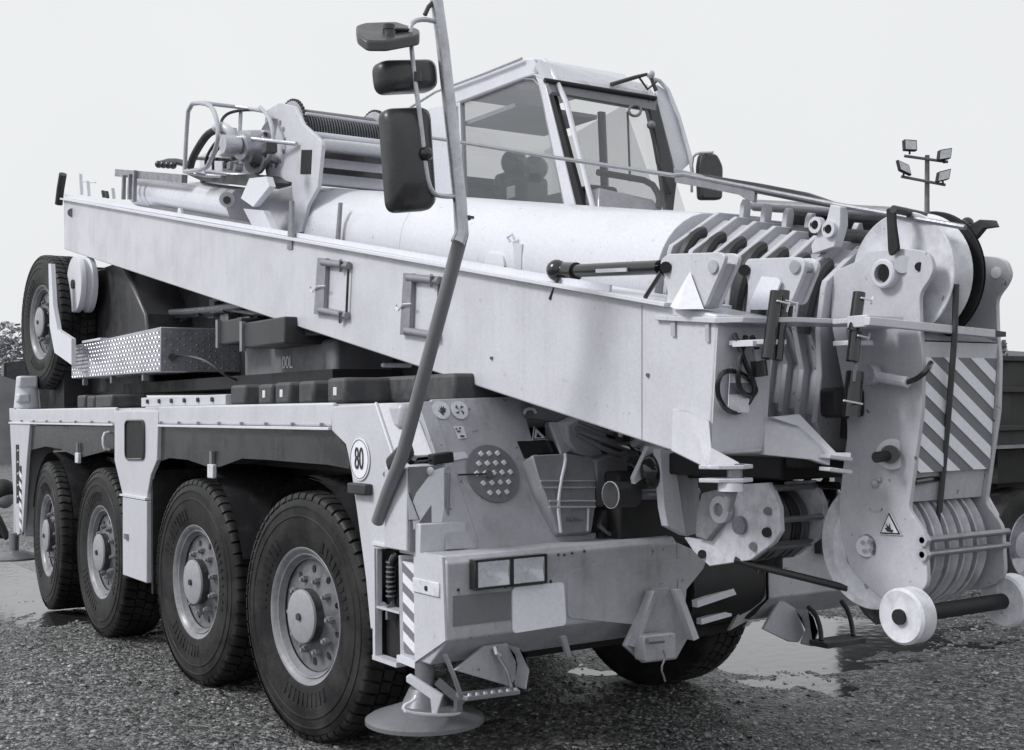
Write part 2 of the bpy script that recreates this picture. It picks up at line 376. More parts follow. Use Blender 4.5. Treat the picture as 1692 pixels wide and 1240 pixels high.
def tri_sign(par,pts,nrm,sym,k=.78,bm=None):
    bm=bm or BLACK
    cc=sum(pts,V())/3
    s=part('warning_sign',G().prism(pts,nrm*.003),WHITE,par)
    part('sign_border',G().prism([cc+(p-cc)*.9 +nrm*.0035 for p in pts],nrm*.0015),bm,s)
    part('sign_face',G().prism([cc+(p-cc)*.72+nrm*.0055 for p in pts],nrm*.0015),WHITE,s)
    xd=(pts[1]-pts[0]).normalized(); zd=nrm.cross(xd); 
    if zd.z<0: zd=-zd
    part('pictogram',G().prism([cc+nrm*.0075+xd*a+zd*b for a,b in sym],nrm*.0015),bm,s)
tri_sign(crane,[F(879,728,.005),F(905,727,.005),F(882,705,.005)],FN,[(-.02,-.012),(.012,-.014),(.01,-.004),(.0,.0),(.004,.012),(-.004,.006),(-.008,.014),(-.01,0)])
# dark plate and folded metal duct on the right of the fascia
part('dark_plate',G().prism([F(854,730,.003),F(912,729,.003),F(920,748,.003),F(880,752,.003),F(882,757,.003),F(866,758,.003)],FN*.006),BLACK,crane)
DUCT=mat('duct_grey',.27,.4,dirt=.5,streak=.5,scale=8)
du=part('air_duct',G().prism([F(879,752,.10),F(934,749,.10),F(983,755,.10),F(985,800,.1),F(983,836,.10),F(978,880,.05),F(925,882,.05),F(910,842,.08),F(895,800,.1)],-FN*.12),DUCT,crane,bevel=.008)
part('duct_rib',G().tube([F(934,750,.106),F(935,762,.108),F(926,800,.108),F(922,836,.106),F(927,880,.056)],.009,n=8,smooth=1),PAINT,du)
for v in (795,806,828,838): part('duct_band',G().tube([F(893 if v<810 else 908,v,.107),F(984,v,.107)],.005,n=6),PAINTD,du)
part('duct_rib',G().tube([F(972,840,.098),F(971,878,.056)],.006,n=6),PALE,du)
text('AUKO',F(950,858,.072),e1,e2,.04,CONC,du,name='embossed_letters')
part('fascia_lip',G().prism([V((.17,-.02,1.142)),V((.68,-.02,1.142)),V((.68,-.02,1.156)),V((.17,-.02,1.156))],(0,.06,0)),DARK,crane)
# ---- front bumper
BY=-.18
def B(u,v,off=0): return P(u,v,y=BY-off)
z1,z2,z3=1.169,.80,.665
prof=[(.12,z1),(BY+.03,z1),(BY,z1-.03),(BY,z2),(BY+.16,z3),(.12,z3)]
def xsec(g,xa,xb,pr): 
    return g.prism([V((xa,y,z)) for y,z in pr],(xb-xa,0,0))
bl=part('bumper',xsec(G(),-.04,1.30,prof),PAINTD,crane,bevel=.008)
# slanted end of the left half and short right half
part('bumper',G().prism([V((1.30,BY,1.14)),V((1.50,BY,1.06)),V((1.48,BY,1.0)),V((1.36,BY,.90)),V((1.33,BY,.68)),V((1.30,BY,.68))],(0,.3,0)),PAINTD,crane,bevel=.004)
br=part('bumper',xsec(G(),1.93,WD+.04,prof),PAINTD,crane,bevel=.008)
part('bumper_cheek',G().prism([V((1.93,BY,1.13)),V((1.93,BY,z2)),V((1.93,BY+.16,z3)),V((1.74,BY+.1,.64)),V((1.86,BY+.02,.9))],(0,.02,0)),PAINTD,crane)
part('bumper_end',G().prism([(-.04,.10,1.165),(-.04,BY+.02,1.165),(-.04,BY,.80),(-.04,.10,.66)],(-.012,0,0)),PAINT,bl)
# raised outline panel
part('bumper_panel',G().prism(rpoly([B(938,1022,.006),B(939,945,.006),B(960,939,.006),B(1130,924,.006),B(1116,970,.006),B(1128,1040,.006)],.03),(0,.01,0)),PAINTD,crane,bevel=.003)
part('bumper_panel',G().prism([B(749,985,.004),B(848,977,.004),B(848,1024,.004),B(749,1036,.004)],(0,.008,0)),GREYST,crane)
npl=part('number_plate',G().prism(rpoly([B(847,971,.014),B(932,962,.014),B(936,1033,.014),B(848,1047,.014)],.02),(0,.01,0)),PLATE,crane)
for (u,v) in ((757,975),(791,972),(815,971),(835,970),(855,967),(878,965),(895,963),(910,961),(932,917),(922,917),(965,911),(945,914)):
    c=B(u,v); part('rivet',G().ball(c,.008,n=8,m=4),DARK,bl)
# lamps
def headlamp(xa,xb,par):
    za,zb=1.026,1.138
    m=(xa+xb)/2
    g=G(); g.box((xa,BY-.05,zb),(xb,BY,zb+.012)); g.box((xa,BY-.05,za-.012),(xb,BY,za))
    for a,b in ((xa,xa+.018),(m-.012,m+.012),(xb-.018,xb)): g.box((a,BY-.0499,za-.001),(b,BY,zb+.001))
    h=part('headlight_frame',g,BLACK,par,bevel=.003)
    for a,b in ((xa+.018,m-.012),(m+.012,xb-.018)):
        rf=G(); nx=10; nz=6
        vs=[];fs=[]
        for j in range(nz+1):
            for i in range(nx+1):
                s_=i/nx*2-1; t_=j/nz*2-1
                vs.append(V((a+(b-a)*i/nx, BY-.046+.042*(1-min(1,s_*s_*.75+t_*t_*.75)), za+(zb-za)*j/nz)))
        for j in range(nz):
            for i in range(nx): k=j*(nx+1)+i; fs.append((k,k+1,k+nx+2,k+nx+1))
        # shallow box so that the bowl has a rim to sit in
        part('reflector_bowl',rf.add(vs,fs),CHROME,h)
        part('bulb',G().ball(((a+b)/2,BY-.012,(za+zb)/2),.017,n=10,m=6),PLATE,h)
        part('lamp_glint',G().prism([((a+b)/2,BY-.03,(za+zb)/2),(b-.008,BY-.03,za+.01),((a+b)/2+.02,BY-.03,za+.004)],(0,.004,0)),WHITEC,h); part('lamp_glint',G().prism([((a+b)/2-.01,BY-.028,(za+zb)/2+.01),(a+.012,BY-.028,zb-.012),(a+.05,BY-.028,zb-.004)],(0,.003,0)),WHITEC,h)  # white wedges stand for the bright highlight inside the bowl
        part('lamp_lens',G().box((a,BY-.0495,za),(b,BY-.047,zb)),LENS,h)
headlamp(.075,.47,crane); headlamp(WD-.47,WD-.075,crane)
part('side_marker',G().box((-.06,-.14,.985),(-.052,.10,1.05)),WHITE,crane,bevel=.006)
part('marker_screw',G().cyl((-.065,-.03,1.015),(-.055,-.03,1.015),.012,n=10),BLACK,crane)
# tow brackets
k=part('tow_bracket',G().prism([B(1078,972,.03),B(1106,970,.03),B(1140,1050,.03),B(1118,1090,.03),B(1064,1096,.03),B(1033,1068,.03)],(0,.03,0)),PAINTD,crane,bevel=.006)
part('bracket_rib',G().prism([B(1068,975,.02),B(1073,975,.02),B(1042,1066,.02),B(1034,1066,.02)],(0,-.06,0)),PAINTD,k)
part('bracket_rib',G().prism([B(1105,974,.02),B(1112,972,.02),B(1142,1052,.02),B(1133,1056,.02)],(0,-.06,0)),PAINT,k)
part('coupling_block',G().prism(rpoly([B(1064,1052,.14),B(1117,1046,.14),B(1118,1088,.14),B(1066,1095,.14)],.015),(0,.08,0)),PAINTD,k,bevel=.006)
part('coupling_pin',G().cyl(B(1070,1060,.18),B(1096,1058,.18),.014,n=10),STEEL,k)
ch=[]
for i in range(7):
    c=B(1096+3*math.sin(i*1.3),1075+i*8.5,.17); ch.append(c)
part('coupling_chain',G().tube(ch,.005,n=6),STEEL,k)
# D-shaped skid plate and steps below the bumper, left and right
for sgn in (0,1):
    def Q(p): return V((WD-p.x,p.y,p.z)) if sgn else p
    d=[Q(B(800,1068,-.05)),Q(B(838,1063,-.05)),Q(B(853,1085,-.05)),Q(B(852,1122,-.05)),Q(B(843,1135,-.05)),Q(B(752,1108,-.05))]
    if sgn: d=[B(1262,1040,-.03),B(1305,1061,-.03),B(1320,1062,-.03),B(1330,1045,-.03),B(1318,1008,-.03),B(1290,990,-.03)]
    part('skid_plate',G().prism(d,(0,.02,0)),PAINTD,crane,bevel=.003)
    e=[Q(B(840,1066,-.04)),Q(B(850,1078,-.04)),Q(B(855,1098,-.04)),Q(B(850,1130,-.04))]
    if sgn: e=[B(1314,1006,-.02),B(1324,1018,-.02),B(1331,1040,-.02),B(1322,1061,-.02)]
    part('skid_flange',G().prism(e+[p+V((.004,0,-.012)) for p in e[::-1]],(0,-.09,0)),PAINTD,crane)
    if sgn: continue
    st=part('step_tread',G().bar(Q(B(762,1152,.02)),Q(B(850,1141,.02)),.10,.022),STEEL,crane,bevel=.004)
    for k in range(7):
        p=Q(B(762,1152,.02)).lerp(Q(B(850,1141,.02)),(k+.5)/7); part('tread_tooth',G().cyl(p+V((0,-.04,.01)),p+V((0,-.04,.022)),.014,.008,n=8),STEEL,st)
    part('step_rod',G().tube([Q(B(735,1082,.0)),Q(B(750,1118,.02)),Q(B(762,1152,.02))],.011,n=8),STEEL,crane)
    part('step_rod',G().tube([Q(B(815,1072,-.04)),Q(B(838,1110,.0)),Q(B(846,1142,.02))],.010,n=8),STEEL,crane)
    part('hook_eye',G().tube([Q(B(817,1070,.03)),Q(B(820,1080,.05)),Q(B(826,1083,.03))],.008,n=8),PALE,crane)
part('bumper_rib',G().prism([B(924,1052,.01),B(932,1050,.01),B(941,1084,-.1),B(934,1086,-.1)],(0,-.02,0)),PAINT,crane)
# tow winch in the gap
wn=part('towing_winch',G().cyl((1.42,.05,.88),(1.92,.05,.88),.22,n=28).box((1.40,.05,.6),(1.95,.3,1.15)),CHASS,crane)
part('winch_bar',G().bar(P(1148,998,y=-.2),P(1246,965,y=-.12),.035,.035),PALE,wn); part('winch_bar',G().bar(P(1155,1027,y=-.16),P(1205,1013,y=-.1),.03,.03),PALE,wn)
part('winch_hoop',G().tube([P(1142,985,y=-.1),P(1150,952,y=-.1),P(1173,945,y=-.1),P(1181,972,y=-.1)],.006,n=6,smooth=1),STEEL,wn)
for k in range(6):
    part('chain_link',G().tube([P(1160+12*k,985-3*k+6*(k%2),y=-.05),P(1168+12*k,978-3*k,y=-.05),P(1170+12*k,995-3*k,y=-.05)],.011,n=6),STEEL,wn)
# ---- right-front step hanging below the bumper
st=part('step_tread',G().bar(P(1352,1065,y=-.35),P(1416,1055,y=-.35),.13,.03),DARK,crane,bevel=.004)
for a in ([(1335,1003),(1348,1015),(1356,1040),(1357,1060)],[(1390,993),(1402,1010),(1408,1035),(1410,1052)]):
    part('step_hanger',G().tube([P(u,v,y=-.2-.15*i/3) for i,(u,v) in enumerate(a)],.013,n=8,smooth=1),CHASS,st)
# ---- left front outrigger: recess, striped plate, hazard board, jack
part('outrigger_recess',G().box((.06,.34,.6),(.5,.58,1.14)),CHASS,crane)
hs=part('hydraulic_hose',G().tube([P(657,915,x=.05),P(648,925,x=.03),P(645,950,x=.03),P(646,975,x=.04),P(652,1000,x=.06)],.02,smooth=2),BLACK,crane)
for k in range(8):
    c=P(646,930+8*k,x=.03); part('hose_ring',G().lathe([(.021,0),(.025,0),(.025,.008),(.021,.008)],c,(0,0,1),12,closed=True),STEEL,hs)
part('hose_fitting',G().cyl(P(632,1002,x=.02),P(632,1002,x=.08),.022).box(P(640,1000,x=.01),P(652,1022,x=.06)),STEEL,crane)
part('recess_shelf',G().box((.0,.34,.845),(.4,.6,.856)),PAINT,crane)
part('recess_lip',G().box((-.012,.35,.59),(.04,.60,.612)).box((-.008,.575,.59),(.03,.60,1.14)),PAINT,crane)
part('panel_edge',G().box((-.012,.36,1.155),(.02,.60,1.168)),PALE,crane)
fr=part('striped_plate_frame',G().prism([P(658,918,x=-.01),P(698,918,x=-.01),P(701,1092,x=-.01),P(661,1088,x=-.01)],(.04,0,0)),PAINTD,crane,bevel=.004)
pl=part('striped_plate',G().prism([P(664,925,x=-.016),P(685,925,x=-.016),P(687,1083,x=-.016),P(667,1078,x=-.016)],(.006,0,0)),GREYST,crane)
def clip(poly, box):
    """Sutherland-Hodgman against a convex polygon, 2D"""
    out=poly
    for i in range(len(box)):
        a,b=box[i],box[(i+1)%len(box)]; inp=out; out=[]
        def ins(p): return (b[0]-a[0])*(p[1]-a[1])-(b[1]-a[1])*(p[0]-a[0])>=0
        for j in range(len(inp)):
            p,q=inp[j-1],inp[j]
            if ins(p)!=ins(q):
                d1=(b[0]-a[0])*(p[1]-a[1])-(b[1]-a[1])*(p[0]-a[0]); d2=(b[0]-a[0])*(q[1]-a[1])-(b[1]-a[1])*(q[0]-a[0]); t=d1/(d1-d2)
                out.append((p[0]+(q[0]-p[0])*t,p[1]+(q[1]-p[1])*t))
            if ins(q): out.append(q)
        if not out: return []
    return out
def stripes(par, O, ax, ay, w, h, nrm, per, slope, ph, m, frac=.5, n=12):
    bx=[(0,0),(w,0),(w,h),(0,h)]
    for k in range(-3,n):
        b=k*per+ph; p=[(0,b),(w,b+slope*w),(w,b+slope*w+per*frac),(0,b+per*frac)]
        c=clip(p,bx)
        if len(c)>2: part('white_stripe',G().prism([O+ax*a+ay*b_ for a,b_ in c],nrm*.002),m,par)
a0=P(667,1078,x=-.0175); a1=P(687,1083,x=-.0175); a3=P(664,925,x=-.0175)
stripes(pl,V((-.0175,a0.y,a0.z+.005)),V((0,-1,0)),V((0,0,1)),a0.y-a1.y+.0,a3.z-a0.z-.01,V((-1,0,0)),.092,-.42,0.05,WHITEC)
part('plate_foot',G().bar(P(660,1087,x=-.015),P(697,1102,x=-.015),.03,.03),PALE,crane)
# hazard board on the outrigger cover
yb=.10
ob=part('outrigger_cover',G().prism([P(672,775,y=yb),P(737,768,y=yb),P(737,880,y=yb),P(690,912,y=yb),P(672,912,y=yb)],(0,.22,0)),PAINT,crane,bevel=.006)
hb=part('hazard_board',G().prism([P(676,772,y=yb-.012),P(734,770,y=yb-.012),P(734,878,y=yb-.012),P(700,880,y=yb-.012),P(697,915,y=yb-.012),P(678,912,y=yb-.012)],(0,.008,0)),GREYST,crane)
part('white_stripe',G().prism([P(734,772,y=yb-.016),P(734,878,y=yb-.016),P(714,878,y=yb-.016),P(713,834,y=yb-.016),P(684,876,y=yb-.016),P(679,838,y=yb-.016),P(688,815,y=yb-.016),P(716,778,y=yb-.016)],(0,.003,0)),WHITEC,hb)
part('pennant',G().prism([P(674,814,y=yb-.02),P(693,859,y=yb-.02),P(676,860,y=yb-.02)],(0,.002,0)),PALE,hb)
part('pennant_wire',G().tube([P(676,815,y=yb-.022),P(693,859,y=yb-.022),P(675,860,y=yb-.022)],.0025,n=5),BLACK,hb)
part('latch_bar',G().tube([P(736,782,y=yb-.02),P(742,782,y=yb-.03),P(739,870,y=yb-.02)],.008,n=8),STEEL,ob)
part('lock_block',G().bar(P(712,760,y=.12),P(745,755,y=.12),.06,.05),CHASS,ob,bevel=.006)
part('lock_rod',G().tube([P(684,765,y=.12),P(712,761,y=.12)],.006,n=6),BLACK,ob); part('bolt_head',G().ball(P(711,779,y=yb-.02),.02,n=10,m=6),PALE,hb)
bp=part('bolt_plate',G().prism([P(655,786,x=-.01),P(672,775,x=-.01),P(672,790,x=-.01),P(664,812,x=-.01),P(664,900,x=-.01),P(655,900,x=-.01)],(.01,0,0)),PAINT,crane)
for u,v in ((643,760),(637,784),(654,797),(651,807),(684,757)):
    part('bolt_head',G().cyl(P(u,v,x=-.03),P(u,v,x=0),.015,n=6),STEEL,bp)
part('corner_block',G().prism([P(694,866,y=.04),P(771,862,y=.04),P(771,918,y=.04),P(694,920,y=.04)],(0,.2,0)),PAINT,crane,bevel=.006)
part('corner_post',G().prism([P(738,770,y=.16),P(745,770,y=.16),P(748,866,y=.16),P(738,866,y=.16)],(0,.1,0)),PAINT,crane)
# jack column and float
JC=V((0.0,.1,0))
part('jack_rod',G().cyl((0,.1,.42),(0,.1,.67),.045),STEEL,crane)
fp=pad(V((0,.1,.385)),.275,crane,'float_pad')
part('pad_socket',G().cyl((0,.1,.46),(0,.1,.54),.11,.07),mat_pad,fp)
q=lambda u,v,y: P(u,v,y=y)
part('pad_bracket',G().prism([q(671,1118,-.02),q(676,1115,-.02),q(731,1150,-.12),q(721,1181,-.12),q(713,1181,-.12),q(711,1155,-.12),q(671,1127,-.02)],(.02,.02,0)),PALE,fp,bevel=.003)
part('pad_handle',G().tube([q(688,1150,-.1),q(684,1158,-.1),q(664,1168,-.12),q(672,1178,-.14),q(714,1182,-.14),q(765,1181,-.05),q(776,1176,.0)],.008,n=8,smooth=1),PALE,fp)
part('pad_bracket',G().bar(q(722,1125,.05),q(765,1162,.0),.03,.04),STEEL,fp); part('pad_bracket',G().bar(q(757,1155,-.02),q(757,1182,-.02),.03,.03),STEEL,fp)
# ---- wheels
def tyre_geo():
    prof=[(.352,-.145),(.372,-.168),(.395,-.172),(.44,-.184),(.50,-.190),(.545,-.190),(.548,-.194),(.556,-.194),(.56,-.189),(.60,-.187),(.603,-.191),(.61,-.191),(.614,-.185),(.64,-.178),(.66,-.168),(.668,-.15)]
    full=prof+[(.671,-.05),(.672,0),(.670,.05)]+[(r,-x) for r,x in prof[::-1]]
    g=G().lathe(full,(0,0,0),(1,0,0),72)
    n=56
    for i in range(n):
        for side in (-1,1):
            t=2*math.pi*(i+(0 if side<0 else .5))/n; c=V((0,math.cos(t),math.sin(t))); tg=V((0,-math.sin(t),math.cos(t)))
            a=.029
            vs=[]
            for (x,r) in ((side*.181,.650),(side*.176,.668),(side*.166,.680),(side*.140,.686),(side*.082,.687),(side*.082,.66)):
                for s_ in (-1,1): vs.append(V((x,0,0))+c*r+tg*(a*s_)+tg*(.02 if abs(x)<.1 else 0))
            g.add(vs,[(0,1,3,2),(2,3,5,4),(4,5,7,6),(6,7,9,8),(8,9,11,10),(0,2,4,6,8,10),(1,11,9,7,5,3)])
        t=2*math.pi*(i+.25)/n; c=V((0,math.cos(t),math.sin(t))); tg=V((0,-math.sin(t),math.cos(t)))
        for xx,of in ((-.038,0),(.038,.5)):
            cc=V((xx,0,0)); tt=2*math.pi*(i+.25+of)/n; c=V((0,math.cos(tt),math.sin(tt))); tg=V((0,-math.sin(tt),math.cos(tt)))
            g.obox(cc+c*.676,V((.032,.0,0))+tg*.010,tg*.031,c*.010)
    # moulded ribs low on the sidewall
    for i in range(60):
        t=2*math.pi*i/60
        if (i//10)%2: continue
        c=V((0,math.cos(t),math.sin(t))); tg=V((0,-math.sin(t),math.cos(t)))
        g.obox(V((-.185,0,0))+c*.455,tg*.008,c*.035+V((-.006,0,0)),V((-.004,0,0)))
    return g
def rim_geo():
    prof=[(.352,-.13),(.378,-.158),(.384,-.166),(.378,-.172),(.366,-.168),(.352,-.150),(.346,-.143),(.341,-.150),(.334,-.146),(.326,-.125),(.318,-.112),(.312,-.112),(.309,-.118)]
    g=G().lathe(prof,(0,0,0),(1,0,0),64)
    g.lathe([(.352,-.13),(.33,.13),(.38,.17)],(0,0,0),(1,0,0),48)
    return g
w0=empty('wheel',(.19,WY[0],.685),crane)
def mkw(name,g,m,par=w0,sm=35):
    me=mesh(name,g,m,sm); o=bpy.data.objects.new(name,me); COL.objects.link(o); o.parent=par; ORG[o.name]=ORG[par.name]; return o
mkw('tyre',tyre_geo(),RUBBER,sm=40); mkw('rim',rim_geo(),RIM); mkw('rim_dish',G().lathe([(.310,-.105),(.300,-.104),(.285,-.100),(.24,-.103),(.2,-.118),(.165,-.132),(.10,-.132)],n=64),RIMD)
hole=None
for i in range(10):
    t=2*math.pi*(i+.5)/10
    if hole is None:
        o=hole=mkw('hand_hole',G().prism([V((-.1035,.022*math.cos(a),.016*math.sin(a))) for a in [2*math.pi*k/14 for k in range(14)]],(-.004,0,0)),BLACK)
    else: o=hole.copy(); COL.objects.link(o)
    o.location=(0,math.cos(t)*.255,math.sin(t)*.255); o.rotation_euler=(t,0,0)
mkw('hub_drum',G().lathe([(.165,-.05),(.162,-.09),(.15,-.10),(.15,-.165),(.152,-.18),(.1,-.186)],n=40),HUBD)
mkw('hub_cap',G().lathe([(.150,-.176),(.146,-.192),(.13,-.198),(.03,-.201),(0,-.201)],n=40),HUBC)
mkw('hub_plug',G().lathe([(.02,-.20),(.02,-.214),(0,-.214)],n=10),HUBD)
nm=None
for i in range(10):
    t=2*math.pi*i/10; c=V((0,math.cos(t),math.sin(t)))*.205
    if nm is None:
        o=mkw('wheel_nut',G().cyl((-.11,0,0),(-.145,0,0),.02,n=6).cyl((-.145,0,0),(-.16,0,0),.012,n=8),RIM); nm=o
    else:
        o=nm.copy(); COL.objects.link(o)
    o.location=c
w0.rotation_euler=(0,0,ST[0])
kids=[c for c in bpy.data.objects if c.parent is w0]
def addwheel(x,y,st,flip=False,z=.685,par=crane,spin=0,name=None):
    c=w0.copy(); COL.objects.link(c); ORG[c.name]=V((x,y,z)); c.parent=par; c.location=V((x,y,z))-ORG[par.name]
    c.rotation_euler=(spin,0,st+(math.pi if flip else 0))
    for k in kids:
        d=k.copy(); COL.objects.link(d); d.parent=c
    return c
for i in range(1,4): addwheel(.19,WY[i],ST[i],spin=.37*i)
for i in range(4): addwheel(WD-.19,WY[i],ST[i],True,spin=.5*i)
for i in range(4):
    part('axle',G().cyl((.35,WY[i],.685),(WD-.35,WY[i],.685),.09).ball((1.375,WY[i],.685),.2),CHASS,crane)
# ================================================================== SUPERSTRUCTURE
part('slew_ring',G().cyl((1.375,3.5,1.855),(1.375,3.5,2.0),.85,n=48),CHASS,crane)
part('turntable_frame',G().prism([(1.05,1.9,2.0),(1.05,6.9,2.0),(1.05,6.9,2.9),(1.05,5.6,3.35),(1.05,4.6,3.2),(1.05,2.3,2.5)],(.75,0,0)),DARK,crane)
part('turntable_skirt',G().box((.55,2.2,1.99),(2.2,6.6,2.08)),CHASS,crane)
gw=part('side_cylinder_drum',G().prism([(.62,2.3,1.99),(.62,2.3,2.28),(.62,3.85,2.32),(.62,3.85,1.99)],(.43,0,0)),CONC,crane,bevel=.03)
part('side_cover',G().box((.95,3.9,2.0),(1.2,4.78,2.4)),DARK,crane,bevel=.03)
text('00L',P(475,600,x=.615),(0,-1,0),(0,0,1),.12,PALE,gw,name='lettering')
for (u,v,u2,v2,xa) in ((362,531,398,566,.42),(402,534,470,568,.36)):
    a=P(u,v,x=xa); b=P(u2,v2,x=xa)
    bx=part('hydraulic_box',G().box((xa,b.y,b.z),(xa+.5,a.y,a.z)),DARK,crane,bevel=.012)
    part('box_bracket',G().box((xa-.02,a.y-.02,b.z-.02),(xa+.01,a.y+.02,a.z+.01)),STEEL,bx)
part('beam',G().box((.5,1.6,2.30),(.9,3.3,2.45)),DARK,crane,bevel=.01)
# counterweight and rear
part('counterweight',G().prism([(.62,6.0,2.0),(.62,8.6,2.0),(.62,8.6,3.25),(.62,6.9,3.25),(.62,6.2,2.7)],(1.6,0,0)),DARK,crane,bevel=.03)
part('rear_support',G().box((.35,7.9,1.86),(.7,8.5,2.9)),CHASS,crane)
cs=part('casting_bracket',G().cyl((.12,8.45,1.86),(.12,8.45,2.2),.13,.10,n=20).box((.02,8.33,2.08),(.2,8.5,2.2)).box((.0,8.3,1.93),(.12,8.42,2.02)),PAINT,crane,bevel=.02)
# tool cabinet with tread plate faces
xa=.30
bx=part('tool_cabinet',G().prism([(xa,4.78,2.135),(xa,7.43,2.15),(xa,7.43,2.465),(xa,4.78,2.49)],(.72,0,0)),mat('tread_plate',.5,.3,metal=.7,dirt=.35,scale=6,bump=.2),crane,bevel=.006)
g=G(); 
for i in range(60):
    for j in range(9):
        y=4.81+i*.0437; z=2.165+j*.0355; s_=1 if (i+j)%2 else -1
        a=V((0,.014,.009*s_)); b_=V((0,-.004*s_,.006)); c=V((xa-.001,y,z))
        g.add([c-a,c+b_,c+a,c-b_,c+V((-.006,0,0))],[(0,1,4),(1,2,4),(2,3,4),(3,0,4)])
o=part('tread_pattern',g,mat('tread_lozenge',.62,.3,metal=.5,dirt=.3),bx,smooth=0); o['kind']='stuff'
g=G()
for i in range(13):
    for j in range(7):
        x=.34+i*.052; z=2.17+j*.046; s_=1 if (i+j)%2 else -1; c=V((x,4.779,z)); a=V((.014,0,.009*s_)); b_=V((-.005*s_,0,.006))
        g.add([c-a,c+b_,c+a,c-b_,c+V((0,-.005,0))],[(0,1,4),(1,2,4),(2,3,4),(3,0,4)])
o=part('tread_pattern',g,STEEL,bx,smooth=0); o['kind']='stuff'
part('cabinet_lid_edge',G().box((xa-.015,6.4,2.47),(xa+.05,7.0,2.49)),PALE,bx)
for y in (5.3,6.2,7.1): part('cabinet_foot',G().box((xa+.02,y-.02,2.08),(xa+.06,y+.02,2.14)),STEEL,bx)
part('lock_cable',G().tube([P(284,590,x=.45),P(310,587,x=.4),P(345,598,x=.38),P(370,620,x=.45),P(400,632,x=.6)],.01,smooth=2),BLACK,crane)
part('cabinet_lock',G().cyl(P(285,590,y=4.775),P(285,590,y=4.75),.03,n=14),BLACK,bx)
# hoses behind the jib
for k,(a,b,r) in enumerate([((205,536),(400,505),.03),((300,530),(372,512),.022),((340,520),(450,520),.02),((260,540),(330,520),.015)]):
    p,q_=P(*a,x=.9),P(*b,x=.85); part('hydraulic_hose',G().tube([p,p.lerp(q_,.35)+V((0,0,.05)),p.lerp(q_,.7)+V((0,0,.01)),q_],r,smooth=2),STEEL if k==0 else BLACK,crane)
rnd=random.Random(3)
for k in range(14):
    c=P(320+rnd.random()*150,490+rnd.random()*50,x=.95+rnd.random()*.1); s_=.04+.06*rnd.random()
    part('valve_block',G().box(c-V((.05,s_,s_*.6)),c+V((.05,s_,s_*.6))),[STEEL,DARK,CONC,CHASS][k%4],crane,bevel=.006)
for k in range(10):
    c=P(548+rnd.random()*60,590-8*rnd.random()*2+k*2.0,x=.9); 
    part('chain_link',G().tube([c+V((0,-.06,.02)),c+V((0,-.02,.06)),c+V((0,.06,.0)),c+V((0,.02,-.05)),c+V((0,-.06,.02))],.018,n=6),STEEL,crane)
part('lamp_cover',G().box(P(634,600,x=.7),P(676,608,x=.9)),PALE,crane,bevel=.01)
# spare wheel on the rear left
sp=empty('spare_wheel',(.40,8.34,2.745),crane)
for k in kids:
    d=k.copy(); COL.objects.link(d); d.parent=sp
sp.rotation_euler=(.2,0,.06)
part('wheel_carrier',G().prism([P(80,436,x=.15),P(84,436,x=.15),P(88,505,x=.15),P(95,545,x=.15),P(118,560,x=.15),P(118,603,x=.15),P(90,583,x=.15),P(82,540,x=.15)],(.04,0,0)),PALE,crane)
part('carrier_arm',G().box((.5,8.0,2.9),(.9,8.5,3.3)),CHASS,crane)
# ================================================================== BOOM
bd=V((0,math.cos(rad(10.3)),math.sin(rad(10.3)))); bn=V((0,-bd.z,bd.y))
BC=V((1.375,0,2.37))
def BP(x,s,h): return BC+V((x,0,0))-bd*s+bn*h      # s forward, h up
def boomsec(hw,top,bot,r=.3,n=8):
    pts=[]
    for k in range(n+1):
        a=math.pi/2*k/n; pts.append((-hw+r-r*math.sin(a) if 0 else -(hw-r)-r*math.cos(math.pi/2-a), top-r+r*math.sin(math.pi/2-a)))
    pts=[(-(hw-r)-r*math.sin(a),top-r+r*math.cos(a)) for a in [math.pi/2*k/n for k in range(n+1)]]
    pts+=[(-hw,bot+.28),(-hw*.7,bot+.1),(-hw*.4,bot)]
    return [(x,h) for x,h in pts]+[(-x,h) for x,h in pts[::-1]]
def bprism(g,sec,s0,s1): return g.prism([BP(x,s0,h) for x,h in sec],-bd*(s1-s0))
BOOMM=mat('boom_paint',.66,.38,dirt=.2,streak=.3,scale=2,coat=.2,chips=.4)
bm_=part('boom_base',bprism(G(),boomsec(.43,.46,-.48),-5.0,.12),BOOMM,crane,smooth=40)
for s9 in (-2.1,): part('weld_seam',bprism(G(),[(x*1.004,h*1.004) for x,h in boomsec(.43,.46,-.48)],s9,s9+.012),BOOMM,bm_,smooth=40)
part('boom_end_band',bprism(G(),boomsec(.44,.465,-.49),.12,.46),BOOMM,bm_,bevel=.004,smooth=40)
part('boom_tail',bprism(G(),boomsec(.37,.30,-.42,r=.15),-7.6,-5.0),BOOMM,crane,smooth=40)
